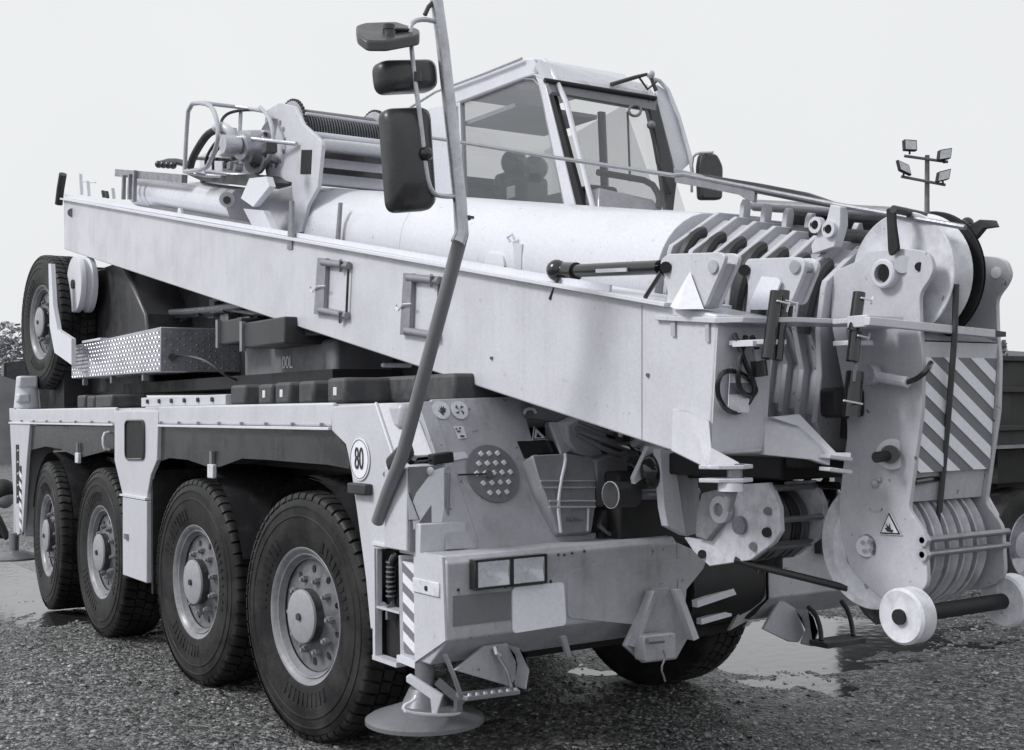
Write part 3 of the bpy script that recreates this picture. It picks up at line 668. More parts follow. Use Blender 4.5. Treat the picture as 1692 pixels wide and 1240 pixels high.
# telescope collars
ncol=8; cols=[]
for i in range(ncol):
    t=i/(ncol-1); s_=.50+.845*t
    hw=.425-.13*t; top=.47-.10*t; H=1.02-.1*t
    lf=.5 if i<4 else .52+.34*(i-4)/3
    f=[(-.35,0),(-.98,.17),(-1,.2),(-1,.40),(-lf,.6),(-lf,.82),(-lf+.36,1.0)]
    sec=[(a*hw,top-b*H) for a,b in f]; sec=sec+[(-a,b) for a,b in sec[::-1]]
    c=part('telescope_collar',bprism(G(),sec,s_,s_+.03),HEADP,crane,bevel=.004,smooth=20)
    if i<ncol-1:
        sec2=[(x*.86,top+(h-top)*.93-.035) for x,h in sec]
        part('boom_section',bprism(G(),sec2,s_-.02,s_+.13),PAINTD,crane,smooth=20)
        # curved wear pad between the collars
        ar=[BP(-hw*.99+ .34*hw*(1-math.cos(a)), s_+.075, top-.40+.30*math.sin(a)) for a in [math.pi/2*k/8 for k in range(9)]]
        part('wear_pad',G().tube(ar,.028,n=8),DARK,crane)
    # upright lug on the collar top
    if i>0:
        lx=-.12+.02*i
        lg=[BP(lx,s_-.012,top-.04),BP(lx+.045,s_-.012,top-.04),BP(lx+.045,s_-.012,top+.06),BP(lx+.033,s_-.012,top+.085),BP(lx+.012,s_-.012,top+.085),BP(lx,s_-.012,top+.06)]
        L_=part('collar_lug',G().prism(lg,-bd*.03),HEADP,c,bevel=.003)
part('telescope_tube',bprism(G(),[(-.1,.30),(-.13,.1),(-.1,-.45),(.1,-.45),(.13,.1),(.1,.30)],1.2,1.75),DARK,crane)
# tubes lying along the boom top
for (x,h,r,s0,s1) in ((.05,.52,.028,.55,1.45),(.13,.47,.036,.7,1.5),(-.02,.41,.03,.9,1.5),(.12,.30,.085,1.35,1.72)):
    part('hydraulic_tube',G().cyl(BP(x,s0,h),BP(x,s1,h),r,n=16),[STEEL,DARK,STEEL,DARK][int(r*100)%4 if r<.05 else 3],crane)
part('ribbed_block',G().obox(BP(.16,.95,.52),(.07,0,0),bd*.10,bn*.03),CONC,crane,bevel=.01)
# long guide rod, flat arms and links above the boom
R_=lambda u,v,x=1.2: P(u,v,x=x)
part('guide_rod',G().tube([R_(640,218),R_(740,232),R_(900,258),R_(1112,290),R_(1130,288),R_(1390,340),R_(1595,376)],.011,n=8),STEEL,crane)
part('flat_arm',G().prism([R_(1112,278),R_(1130,282),R_(1180,295),R_(1235,308),R_(1247,316),R_(1246,335),R_(1232,330),R_(1220,322),R_(1160,310),R_(1115,302)],(.02,0,0)),STEEL,crane,bevel=.003)
part('flat_arm',G().prism([R_(1160,288),R_(1252,303),R_(1330,318),R_(1385,337),R_(1386,346),R_(1340,338),R_(1250,320)],(.03,0,0)),DARK,crane,bevel=.003)
part('arm_head',G().prism([R_(1372,338,1.15),R_(1388,342,1.15),R_(1388,372,1.15),R_(1378,408,1.15),R_(1342,420,1.15),R_(1340,405,1.15),R_(1366,362,1.15)],(.05,0,0)),PAINT,crane,bevel=.003)
for (u,v) in ((1368,379),(1346,372)):
    o=part('pin_eye',G().lathe([(.02,0),(.035,0),(.035,.03),(.02,.03)],R_(u,v,1.13),(1,0,0),18,closed=True),PAINT,crane); part('pin_core',G().cyl(R_(u,v,1.14),R_(u,v,1.16),.02,n=14),BLACK,o)
# brackets standing on boom near the winch, edge plates
part('boom_stiffener',G().prism([P(482,412,x=.44),P(474,412,x=.44),P(478,332,x=.44),P(482,332,x=.44)],(.02,0,0)),STEEL,crane)
part('boom_stiffener',G().prism([P(554,398,x=.9),P(558,398,x=.9),P(562,335,x=.9),P(559,335,x=.9)],(.02,0,0)),STEEL,crane)
part('boom_label_plate',G().prism([P(848,402,x=.94),P(862,404,x=.94),P(861,446,x=.94),P(850,444,x=.94)],(.01,0,0)),PAINT,bm_)
part('lifting_eye',G().tube([P(843,400,x=.93),P(838,392,x=.92),P(846,388,x=.92),P(850,396,x=.93)],.008,n=8),PALE,bm_)
part('lifting_lug',G().prism(rpoly([P(800,440,x=.93),P(803,418,x=.93),P(830,420,x=.93),P(834,445,x=.93)],.05),(.02,0,0)),PALE,bm_)
# ---- boom head
XL,XR=1.12,1.60
hp=[(1376,449),(1425,428),(1430,416),(1487,411),(1519,413),(1536,420),(1543,444),(1536,462),(1519,485),(1521,551),(1525,590),(1523,681),(1513,753),(1504,822),(1501,842),(1529,882),(1533,967),(1513,987),(1465,995),(1434,970),(1404,939),(1391,890),(1386,838),(1393,770),(1400,721),(1398,660),(1386,600),(1372,526)]
pts=rpoly([P(u,v,x=XL) for u,v in hp],.03)
hl=part('boom_head_plate',G().prism(pts,(.022,0,0)),HEADP,crane,bevel=.003)
PAINTH=PAINT
hr=part('boom_head_plate',G().prism([V((XR,p.y,p.z)) for p in pts],(.022,0,0)),HEADP,crane,bevel=.003)
eh=P(1519,441,x=XL); part('eye_hole_disc',G().cyl((XR-.003,eh.y,eh.z),(XR,eh.y,eh.z),.024,n=18),WHITEC,hr)  # white disc stands for bright sky seen through the ear
def HL(u,v,o=0): return P(u,v,x=XL-o)
# top pivots
part('pin_boss',G().lathe([(.038,-.0),(.058,0),(.058,.035),(.052,.04),(.038,.04)],HL(1468,453),(-1,0,0),28,closed=True),PAINT,hl)
part('pin_bore',G().cyl(HL(1468,453,.03),HL(1468,453,0),.038,n=20),BLACK,hl)
part('eye_hole_disc',G().cyl(HL(1519,441,.004),HL(1519,441,0),.018,n=16),BLACK,hl)
part('pin_cap',G().cyl(HL(1492,437,.012),HL(1492,437,0),.035,n=20),PAINT,hl)
part('link_arm',G().prism(rpoly([HL(1464,345,.03),HL(1477,343,.03),HL(1478,370,.03),HL(1484,412,.03),HL(1470,424,.03),HL(1467,415,.03)],.01),(.016,0,0)),CHASS,crane,bevel=.002)
a=HL(1471,340,.03); part('cross_rod',G().tube([HL(1476,346,.03),P(1598,372,x=XR+.02)],.016),DARK,crane); part('rod_end',G().ball(P(1598,370,x=XR+.03),.028,n=12,m=8),BLACK,crane)
part('rope_guard_hook',G().prism([P(1592,366,x=XR),P(1602,372,x=XR),P(1618,363,x=XR),P(1640,364,x=XR),P(1645,375,x=XR),P(1624,378,x=XR),P(1610,395,x=XR),P(1588,380,x=XR)],(.03,0,0)),DARK,crane,bevel=.003)
# upper fat sheave
def sheave(c,r,w,m,par,name='sheave',groove=.03,hub=.05):
    prof=[(hub,-w/2),(r*.55,-w/2*.7),(r*.86,-w/2*.8),(r,-w/2),(r+.004,-w/2+.004),(r-.002,-w/2+w*.12),(r-groove,-w*.10),(r-groove,w*.10),(r-.002,w/2-w*.12),(r+.004,w/2-.004),(r,w/2),(r*.86,w/2*.8),(r*.55,w/2*.7),(hub,w/2)]
    return part(name,G().lathe(prof,c,(1,0,0),64,closed=True),m,par,smooth=30)
uc=HL(1468,453); uc=V((0,uc.y,uc.z))
sheave(uc+V((1.255,0,0)),.248,.12,WHITE,crane,'upper_sheave')
sheave(uc+V((1.365,0,0)),.262,.02,CHASS,crane,'rope_keeper_disc',groove=.002)
part('sheave_axle',G().cyl(uc+V((XL-.01,0,0)),uc+V((XR+.03,0,0)),.045),STEEL,crane)
# right plate ear already part of the outline; hub on the right plate
# rope coming down
part('hoist_rope',G().tube([P(1580,470,x=1.25),P(1577,560,x=1.25),P(1566,700,x=1.3),P(1549,880,x=1.32)],.012,n=8),ROPE,crane)
# lower sheaves
lc=HL(1432,903); lc=V((0,lc.y,lc.z))
for k in range(5): sheave(lc+V((XL+.045+.088*k,0,0)),.252,.058,SHEAVE,crane,'head_sheave',groove=.045)
o=part('axle_cover',G().cyl(HL(1432,903,.008),HL(1432,903,0),.042,n=28),PAINT,hl)
for a in (.6,2.2,3.8,5.3): part('cover_bolt',G().cyl(HL(1432,903,.02)+V((0,.024*math.cos(a),.024*math.sin(a))),HL(1432,903,.008)+V((0,.024*math.cos(a),.024*math.sin(a))),.009,n=6),STEEL,o)
part('sheave_axle',G().cyl(lc+V((XL,0,0)),lc+V((XR+.03,0,0)),.05),STEEL,crane)
for (u,v) in ((1523,893),(1523,917)):
    p=HL(u,v,.02); part('guard_bar',G().tube([p,V((XR+.04,p.y,p.z))],.013),STEEL,crane); part('bar_nut',G().cyl(p,p+V((.025,0,0)),.026,n=6),PAINTD,hl)
part('white_arc_guard',G().prism([HL(1389,850,-.02),HL(1376,880,-.02),HL(1378,925,-.02),HL(1392,965,-.02),HL(1420,990,-.02),HL(1455,1005,-.02),HL(1470,1003,-.02),HL(1465,990,-.02),HL(1430,965,-.02),HL(1400,930,-.02)],(.02,0,0)),WHITE,crane)
# side pin with washer, small fittings
o=part('side_boss',G().cyl(HL(1474,751,.02),HL(1474,751,0),.062,n=28),PAINT,hl,bevel=.004)
part('boss_core',G().cyl(HL(1470,751,.05),HL(1474,751,.0),.036,n=18),BLACK,o); part('boss_pin',G().cyl(HL(1448,756,.12),HL(1470,753,.03),.022,n=14),CHASS,o)
part('small_boss',G().ball(HL(1446,799,.004),.018,n=12,m=8),PAINTD,hl); part('small_boss',G().ball(HL(1453,793,.004),.012,n=10,m=6),PAINTD,hl)
part('weld_strip',G().prism([HL(1440,842,.004),HL(1455,842,.004),HL(1455,846,.004),HL(1440,846,.004)],(.003,0,0)),PAINTD,hl)
tri_sign(hl,[HL(1453,883,.004),HL(1491,885,.004),HL(1470,844,.004)],V((-1,0,0)),[(-.022,-.006),(-.01,-.018),(.014,-.022),(.02,-.012),(.008,-.010),(.004,.014),(-.002,.0),(-.016,.012),(-.010,-.002)],bm=BLACK)
cy=part('limit_switch',G().tube([HL(1432,620,.05),HL(1500,632,.05)],.022),PAINT,crane); part('switch_lens',G().lathe([(0,.0),(.04,0),(.045,.02),(.04,.045),(0,.05)],HL(1432,620,.08),(1,0,0),24),GALV,cy)
part('switch_cable',G().tube([HL(1498,632,.05),HL(1515,627,.04),HL(1532,612,.03),HL(1538,600,-.02)],.011,smooth=2),BLACK,cy)
# stripe plate between the head plates
ytop,ybot=P(1524,590,x=XL).y+.01,P(1512,782,x=XL).y+.01; zt,zb=P(1524,590,x=XL).z,P(1512,782,x=XL).z
O=V((XL+.024,ybot,zb)); ay=(V((XL+.024,ytop,zt))-O); hh=ay.length; ay.normalize(); ax=V((1,0,0)); nn=ax.cross(ay); 
if nn.y>0: nn=-nn
hz=part('hazard_plate',G().prism([O,O+ax*(XR-XL-.026),O+ax*(XR-XL-.026)+ay*hh,O+ay*hh],-nn*.01),GREYST,crane)
stripes(hz,O+nn*.001,ax,ay,XR-XL-.03,hh,nn,hh/4.4,-.62,.01,WHITEC,frac=.5)
part('head_cross_plate',G().prism([O+ay*hh+V((0,0,.0)),O+ax*(XR-XL-.026)+ay*hh,O+ax*(XR-XL-.026)+ay*(hh+.06),O+ay*(hh+.06)],-nn*.03),PAINT,crane)
part('head_cross_plate',G().prism([O+ay*(hh+.065),O+ax*(XR-XL-.026)+ay*(hh+.065),O+ax*(XR-XL-.026)+ay*(hh+.11)-nn*.15,O+ay*(hh+.11)-nn*.15],-nn*.02),PAINTD,crane)
part('head_lower_plate',G().prism([O+nn*-.02,O+ax*(XR-XL-.026)+nn*-.02,O+ax*(XR-XL-.026)-ay*.12-nn*.03,O-ay*.12-nn*.03],-nn*.01),PAINTD,crane)
part('dark_cross_bar',G().tube([P(1510,797,x=XL+.02),P(1590,784,x=XR-.1)],.014),BLACK,crane)
# rollers below the head
rc=P(1497,1018,x=XL-.085); 
for x0,x1 in ((XL-.12,XL-.03),(XR+.03,XR+.12)):
    o=part('guide_roller',G().lathe([(.02,x0),(.06,x0+.006),(.098,x0),(.108,x0+.010),(.108,x1-.010),(.098,x1),(.02,x1)],V((0,rc.y,rc.z)),(1,0,0),40,closed=True),WHITE,crane)
    part('roller_pin',G().cyl((x0-.012,rc.y,rc.z),(x0+.004,rc.y,rc.z),.03,n=16),CHASS,o)
part('roller_axle',G().cyl((XL-.05,rc.y,rc.z),(XR+.05,rc.y,rc.z),.032),CHASS,crane)
part('plate_foot',G().prism([P(1600,800,x=XR+.03),P(1618,800,x=XR+.03),P(1646,850,x=XR+.03),P(1646,985,x=XR+.03),P(1632,1008,x=XR+.03),P(1612,940,x=XR+.03)],(.02,0,0)),PAINT,crane)
part('hydraulic_plug',G().cyl(P(1615,830,x=XR+.05),P(1628,833,x=XR+.09),.02),WHITE,crane)
part('chain_bundle',G().tube([P(1425,990,x=1.3),P(1437,1008,x=1.3),P(1450,1022,x=1.3),P(1462,1008,x=1.3)],.03,n=6),ROPE,crane)
# ================================================================== FOLDED JIB
JX=.45
def J(u,v,o=0): return P(u,v,x=JX-o)
jt=[J(105,329),J(1100,503),J(1184,520),J(1172,752),J(1105,744),J(106,412)]
jb=part('jib_box',G().prism(jt,(.30,0,0)),PAINT,crane,bevel=.008)
part('jib_flange',G().bar(J(103,329,.012)+V((.16,0,0)),J(1105,504,.012)+V((.16,0,0)),.37,.018,upv=(0,0,1)),PALE,jb,bevel=.002)
part('jib_flange_rib',G().bar(J(103,325,.0)+V((.03,0,.012)),J(1000,481,.0)+V((.03,0,.012)),.014,.03),PALE,jb)
part('jib_nose_pad',G().tube([J(104,288),J(100,312),J(97,338)],.04,n=12),DARK,jb)
part('eye_hole_disc',G().cyl(J(119,352,.003),J(119,352,-.002),.045,n=20),GREYST,jb)
part('jib_end_plate',G().prism([V((JX+.004,-1.41,2.13)),V((JX+.30,-1.41,2.13)),V((JX+.30,-1.36,1.66)),V((JX+.004,-1.36,1.64))],(0,.012,0)),PAINT,jb)
o=part('sticker',G().prism([P(1207,606,y=-1.415),P(1238,606,y=-1.415),P(1238,682,y=-1.415),P(1203,682,y=-1.415)],(0,.003,0)),WHITE,jb); part('sticker_band',G().prism([P(1206,633,y=-1.417),P(1238,633,y=-1.417),P(1238,652,y=-1.417),P(1205,652,y=-1.417)],(0,.002,0)),GREYST,o)
for (u,va,vb) in ((1060,505,726),):
    part('weld_seam',G().tube([J(u,va,.002),J(u,vb,.002)],.0035,n=5),PAINT,jb)
for (u,v) in ((812,592),(1070,620)):
    part('face_bolt',G().cyl(J(u,v,.008),J(u,v,0),.009,n=6),CONC,jb)
# C-shaped pipe brackets on the jib face
BRK=mat('bracket_grey',.3,.45,metal=.3,dirt=.45,scale=10)
for (u,v,u2,v2,w,h) in ((521,426,577,432,0,95),(663,451,727,457,0,104)):
    k1=(v2-v)
    f=part('hinge_bracket',G().prism([J(u+3,v,.03),J(u+17,v+1,.03),J(u+13,v+h,.03),J(u-3,v+h-2,.03)],(.04,0,0)),BRK,crane,bevel=.004)
    part('bracket_tube',G().tube([J(u+12,v+8,.02),J(u2,v2+7,.02)],.022,n=12),BRK,f)
    part('bracket_tube',G().tube([J(u+8,v+h-8,.02),J(u2-3,v+h+1,.02)],.022,n=12),BRK,f)
    part('bracket_rod',G().tube([J(u2-1,v2+2,.02),J(u2-5,v+h+4,.02)],.008,n=8),DARK,f)
    for (a,b) in ((u2-14,v2-2),(u2-15,v+h-6)): part('bracket_bolt',G().cyl(J(a,b,.05),J(a,b+18,.02),.010,n=8),STEEL,f)
    part('bracket_latch',G().tube([J(u-7,v+h*.5,.03),J(u-9,v+h*.54,.03),J(u-5,v+h*.6,.03),J(u+3,v+h*.5,.045),J(u+16,v+h*.49,.045)],.005,n=6),PALE,f)
# jib tail roller
rc2=P(122,470,x=.36)
o=part('jib_sheave',G().lathe([(.04,0),(.27,0),(.275,.012),(.275,.05),(.25,.06),(.25,.10),(.272,.115),(.272,.16),(.04,.16)],rc2,(1,0,0),48,closed=True),PALE,crane)
part('sheave_pin',G().cyl(rc2+V((-.02,0,0)),rc2+V((.2,0,0)),.045,n=16),DARK,o)
# small fittings along the jib top rear end
for (u,v,h) in ((135,318,30),(147,320,20),(172,322,6),(178,323,6),(188,324,12)):
    b0=P(u,v+4,x=.55); t0=P(u-2,v-h,x=.55); part('jib_post',G().bar(b0,t0,.03,.02),PALE if h>8 else DARK,crane)
part('post_link',G().tube([P(137,300,x=.55),P(158,302,x=.6)],.008,n=6),PALE,crane)
for (u,v,h) in ((222,334,52),(204,330,40),(214,330,42)):
    part('roller_post',G().bar(P(u,v,x=.62),P(u+1,v-h,x=.62),.03,.04),STEEL,crane)
part('roller_rail',G().bar(P(194,286,x=.66),P(305,296,x=.66),.05,.07),STEEL,crane)
for k in range(4): part('hose_clamp',G().ball(P(262+k*8,272+k*.5,x=.8),.035,n=8,m=6),BLACK,crane)
part('hose_run',G().tube([P(262,272,x=.82),P(285,266,x=.85),P(312,272,x=.9)],.03,smooth=1),DARK,crane)
part('jib_lug',G().prism([P(292,362,x=.5),P(294,344,x=.5),P(298,344,x=.5),P(301,364,x=.5)],(.02,0,0)),PALE,crane)
part('tail_panel',G().prism([P(245,338,x=.7),P(415,368,x=.7),P(425,400,x=.7),P(250,372,x=.7)],(.02,0,0)),CONC,crane)
o=part('tail_eye',G().cyl(P(375,330,x=.68),P(375,330,x=.72),.06,n=20),PAINT,crane); part('eye_core',G().cyl(P(375,331,x=.67),P(375,331,x=.7),.03,n=14),DARK,o)
part('tail_tube',G().cyl(P(235,316,x=.85),P(405,342,x=.85),.15,n=28),BOOMM,crane)
# ---- lug plates, pins and arms at the jib root
for (pl_,x,th) in (([(1091,430),(1103,420),(1190,417),(1199,423),(1196,435),(1164,509),(1101,507),(1103,480),(1091,448)],.45,.07),
                   ([(1229,440),(1235,428),(1321,425),(1331,434),(1328,450),(1307,502),(1234,510),(1236,470)],.74,.07)):
    pts=[P(u,v,x=x) for u,v in pl_]
    o=part('lug_plate',G().prism(rpoly(pts,.02),(.018,0,0)),PAINT,crane,bevel=.003)
    o2=part('lug_plate',G().prism(rpoly([p+V((th,0,0)) for p in pts],.02),(.018,0,0)),PAINT,crane,bevel=.003)
    part('lug_web',G().prism([pts[-6 if 0 else 4]+V((.018,.01,0)),pts[5 if x<.5 else 5]+V((.018,.01,0)),pts[5]+V((th,.01,0)),pts[4]+V((th,.01,0))],(0,.02,0)),PAINTD,o)
    c=P(1180,441,x=x) if x<.5 else P(1315,441,x=x)
    part('lug_pin',G().cyl(c+V((-.01,0,0)),c+V((.1,0,0)),.026,n=16),GALV,o)
for (a,b) in (((1100,442),.45),((1230,447),.74)):
    part('lug_bolt',G().cyl(P(*a,x=b-.02),P(*a,x=b+.1),.024,n=12),BLACK,crane)
# bright reflections on the lugs, built as a white pyramid and plate
p4=[P(1107,507,x=.43),P(1135,512,x=.43),P(1163,511,x=.44),P(1140,449,x=.44)]
part('reflection_wedge',G().add([p4[0],p4[1]+V((-.05,0,0)),p4[2],p4[3]],[(0,1,3),(1,2,3),(0,2,1),(0,3,2)]),WHITEC,crane,smooth=0)
part('reflection_plate',G().prism([P(1233,512,x=.72),P(1272,512,x=.72),P(1289,467,x=.72),P(1283,459,x=.72),P(1258,457,x=.72)],(.01,0,0)),WHITEC,crane)
# black locking ram on top of the jib
rm=part('locking_ram',G().tube([P(922,448,x=.50),P(952,449,x=.50)],.042,n=16),BLACK,crane)
part('ram_rod',G().tube([P(952,448,x=.5),P(1090,442,x=.5)],.03,n=14),BLACK,rm)
part('ram_slot',G().obox(P(1010,447,x=.462),V((.004,0,0)),(P(1035,446,x=.47)-P(985,448,x=.47))/2,V((0,0,.008))),PALE,rm)
part('ram_handle',G().tube([P(923,458,x=.46),P(909,495,x=.45)],.009,n=8),BLACK,rm)
part('ram_handle',G().tube([P(1093,450,x=.44),P(1066,492,x=.44)],.010,n=8),BLACK,rm)
part('ram_cap',G().ball(P(920,447,x=.48),.05,n=14,m=10),BLACK,rm)
# horizontal connection plates
zf=2.14
part('connection_plate',G().prism([(.43,-1.06,zf+.035),(.43,-1.42,zf),(.50,-1.50,zf),(.76,-1.50,zf),(.80,-1.40,zf),(.80,-1.06,zf+.035)],(0,0,.022)),PAINT,crane,bevel=.003)
for z in (zf,zf-.085):
    part('fork_plate',G().prism([(.64,-1.38,z),(.62,-1.56,z),(.68,-1.60,z),(.92,-1.60,z),(1.10,-1.66,z),(1.12,-1.62,z),(1.10,-1.45,z),(.8,-1.38,z)] if z==zf else [(.50,-1.42,z),(.56,-1.55,z),(.66,-1.57,z),(.7,-1.45,z)],(0,0,.02)),PAINT,crane,bevel=.003)
for z in (2.135,2.05):
    part('fork_plate',G().prism([P(1375,525,y=-1.62).xyz,P(1375,525,y=-1.62)+V((.01,-.09,0)),P(1375,525,y=-1.62)+V((.10,-.11,0)),P(1375,525,y=-1.62)+V((.18,-.05,0)),P(1375,525,y=-1.62)+V((.16,0,0))] ,(0,0,.02)),PAINT,crane,bevel=.003).location.z+= z-P(1375,525,y=-1.62).z
part('pivot_bar',G().bar(P(1432,531,y=-1.87),P(1640,552,y=-1.87),.03,.032),PAINT,crane,bevel=.003)
part('pivot_bar_end',G().bar(P(1640,551,y=-1.87),P(1657,553,y=-1.87),.03,.02),DARK,crane)
part('pivot_block',G().box(P(1433,520,y=-1.80),P(1460,545,y=-1.70)),PAINT,crane,bevel=.004)
part('support_rib',G().prism([J(1108,520,.01),J(1115,521,.01),J(1115,557,.01),J(1108,555,.01)],(.02,0,0)),PAINTD,crane); part('support_rib',G().prism([J(1165,530,.01),J(1171,531,.01),J(1171,566,.01),J(1165,564,.01)],(.02,0,0)),PAINTD,crane)
def pin(u0,v0,u1,v1,y,r):
    a,b=P(u0,v0,y=y),P(u1,v1,y=y); o=part('locking_pin',G().tube([a,b],r,n=18),BLACK,crane); c=a.lerp(b,.1)
    part('pin_clip',G().tube([a.lerp(b,.15)+V((-.02,-.03,0)),a.lerp(b,.15)+V((.03,-.04,-.01)),a.lerp(b,.3)+V((.03,-.04,0)),a.lerp(b,.25)+V((.05,-.03,.02))],.004,n=6),PALE,o); return o
pin(1283,482,1268,593,-1.57,.024); pin(1296,481,1284,595,-1.55,.022); pin(1420,484,1411,548,-1.72,.024); pin(1414,548,1408,597,-1.72,.024)
part('locking_pin',G().tube([P(1413,615,y=-1.65),P(1405,690,y=-1.65)],.035,n=14),BLACK,crane); part('pin_wire',G().tube([P(1394,662,y=-1.7),P(1425,668,y=-1.7)],.004,n=6),PALE,crane)
part('pin_chain',G().tube([P(1414,600,y=-1.72),P(1413,615,y=-1.7),P(1411,630,y=-1.68)],.006,n=6),GALV,crane)
part('rubber_block',G().box(P(1383,640,y=-1.55),P(1400,690,y=-1.45)),CHASS,crane,bevel=.02)
# lower fork arms
def arm(pts,th,m=PAINT):
    return part('fork_arm',G().prism(pts,th),m,crane,bevel=.004)
y=-1.37
arm([P(1111,676,y=y+.23),P(1131,679,y=y+.1),P(1172,694,y=y),P(1176,740,y=y),P(1222,765,y=y-.1),P(1222,775,y=y-.1),P(1170,775,y=y-.06),P(1110,745,y=y+.23)],(.03,.05,0))
for z_ in ((775,1),(797,0)):
    v=z_[0]; c=P(1198,v,y=y-.06); o=part('fork_ear',G().prism([c+V((-.09,.05,0)),c+V((.06,.06,0)),c+V((.10,.0,0)),c+V((.09,-.06,0)),c+V((.02,-.08,0)),c+V((-.06,-.03,0))],(0,0,.016)),PAINT,crane,bevel=.003)
    part('ear_bore',G().cyl(c+V((.045,-.02,.014)),c+V((.045,-.02,.019)),.028,n=18),BLACK,o)
part('fork_pin',G().cyl(P(1214,768,y=y-.08),P(1214,800,y=y-.08),.03,n=16),STEEL,crane); part('fork_sleeve',G().cyl(P(1207,798,y=y-.08),P(1207,812,y=y-.08),.048,n=20),PALE,crane)
part('pin_tip',G().cyl(P(1207,812,y=y-.08),P(1203,845,y=y-.08),.028,.014,n=14),GREYST,crane)
arm([P(1264,690,y=y),P(1312,688,y=y-.02),P(1372,752,y=y-.2),P(1372,770,y=y-.2),P(1340,760,y=y-.14),P(1262,752,y=y)],(.02,.05,0))
part('fork_arm_top',G().prism([P(1264,690,y=y-.012),P(1268,690,y=y-.014),P(1312,705,y=y-.05),P(1372,757,y=y-.21),P(1396,758,y=y-.22),P(1396,748,y=y-.22),P(1372,748,y=y-.2),P(1312,685,y=y-.02)],(0,-.03,0)),PALE,crane)
for v in (757,778): part('fork_ear',G().bar(P(1362,v-3,y=y-.2),P(1400,v+2,y=y-.22),.07,.016),PAINT,crane,bevel=.003)
# coiled cable with plug
cb=[(1213,552),(1221,572),(1231,600),(1243,625),(1248,642),(1240,662),(1224,682),(1205,682),(1188,662),(1184,636),(1191,617),(1207,612),(1228,618),(1246,636),(1250,648),(1240,656),(1224,648),(1218,625),(1222,595),(1232,556)]
o=part('coiled_cable',G().tube([P(u,v,y=-1.43-.03*math.sin(i*.8)) for i,(u,v) in enumerate(cb)],.0105,n=10,smooth=2),BLACK,crane)
part('cable_plug',G().tube([P(1253,596,y=-1.45),P(1256,622,y=-1.45)],.032,n=16),BLACK,o); part('plug_neck',G().tube([P(1250,577,y=-1.45),P(1253,597,y=-1.45)],.018,n=12),GALV,o)
part('plug_cable',G().tube([P(1242,556,y=-1.45),P(1249,570,y=-1.45),P(1252,580,y=-1.45)],.011,smooth=1),BLACK,o)
part('socket_plate',G().prism([(.50,-1.44,2.05),(.53,-1.52,2.05),(.70,-1.52,2.05),(.72,-1.44,2.05)],(0,0,.02)),PALE,crane)
# ---- lower support arms between fascia and hook block
yy=-.25
o=part('support_tube',G().tube([P(1042,818,y=yy),P(1152,814,y=yy)],.026,n=16),STEEL,crane); part('tube_collar',G().tube([P(1008,818,y=yy),P(1048,817,y=yy)],.062,n=20),DARK,o); part('collar_ring',G().lathe([(.0625,0),(.065,0),(.065,.006),(.0625,.006)],P(1010,818,y=yy),(-1,0,0),24,closed=True),PALE,o)
part('luffing_cylinder',G().cyl((1.375,.35,1.45),(1.375,3.0,2.35),.14,n=28),DARK,crane)
part('cylinder_foot',G().box((1.0,-.1,1.1),(1.75,.4,1.5)),CHASS,crane,bevel=.02)
part('boom_rest',G().prism([(1.05,.1,1.2),(1.05,.5,1.2),(1.05,.5,1.95),(1.05,.2,1.9)],(.65,0,0)),CHASS,crane,bevel=.02)
o=part('rubber_buffer',G().ball(P(1081,779,y=-.35),.075,sc=(1,.8,1.15),n=20,m=14),BLACK,crane); 
part('buffer_arm',G().prism([P(1072,738,y=-.32),P(1094,738,y=-.32),P(1098,760,y=-.32),P(1050,800,y=-.32),P(1048,790,y=-.32)],(0,.03,0)),PALE,o)
part('support_strut',G().prism([P(1090,742,y=-.42),P(1113,745,y=-.42),P(1134,886,y=-.42),P(1104,870,y=-.42),P(1098,840,y=-.42)],(0,.05,0)),PALE,crane,bevel=.003)
part('support_strut',G().prism([P(1114,745,y=-.36),P(1150,760,y=-.36),P(1160,880,y=-.36),P(1135,886,y=-.36)],(0,.05,0)),PAINTD,crane)
rnd=random.Random(5)
for k in range(16):
    u=1000+rnd.random()*120; v=835+rnd.random()*55 if k%2 else 700+rnd.random()*45-(1120-u)*.1
    if k%2==0 and u<1010: continue
    c=P(u,v,y=-.05+rnd.random()*.2); s_=.02+.045*rnd.random()
    part('hydraulic_fitting',G().cyl(c-V((s_,0,0)),c+V((s_,.01,0)),s_*.7,n=12),[CHASS,DARK,STEEL,BLACK][k%4],crane)
for k in range(6):
    a=P(985+rnd.random()*30,720+rnd.random()*60,y=.1); b=P(1070+rnd.random()*40,730+rnd.random()*130,y=.05); m_=(a+b)/2+V((0,-.08,-.1*rnd.random()))
    part('hydraulic_hose',G().tube([a,m_,b],.012+.01*rnd.random(),smooth=3),[BLACK,DARK][k%2],crane)
# grey castings, valves and pipes in the bay right of the fascia
rnd=random.Random(21)
bay=part('bay_casting',G().prism([P(u,v,y=.12) for u,v in ((935,700),(960,690),(1010,715),(1060,735),(1062,760),(1020,770),(1000,800),(985,760),(950,748),(938,730))],(0,.2,0)),PAINTD,crane,bevel=.015)
part('bay_casting',G().prism([P(u,v,y=.02) for u,v in ((985,760),(1030,745),(1050,770),(1048,800),(1008,800),(1000,838),(986,838))],(0,.2,0)),CONC,crane,bevel=.012)
part('bay_casting',G().prism([P(u,v,y=.0) for u,v in ((1000,842),(1060,840),(1090,858),(1098,888),(1000,892),(985,870))],(0,.25,0)),DARK,crane,bevel=.02)
part('bay_arch',G().tube([P(u,v,y=-.02) for u,v in ((990,868),(1005,884),(1035,888),(1062,882))],.012,n=8,smooth=1),CONC,crane)
part('bracket_arm',G().prism([F(905,700,.03),F(920,700,.03),F(940,748,.03),F(925,752,.03)],FN*.02),PAINTD,crane,bevel=.003)
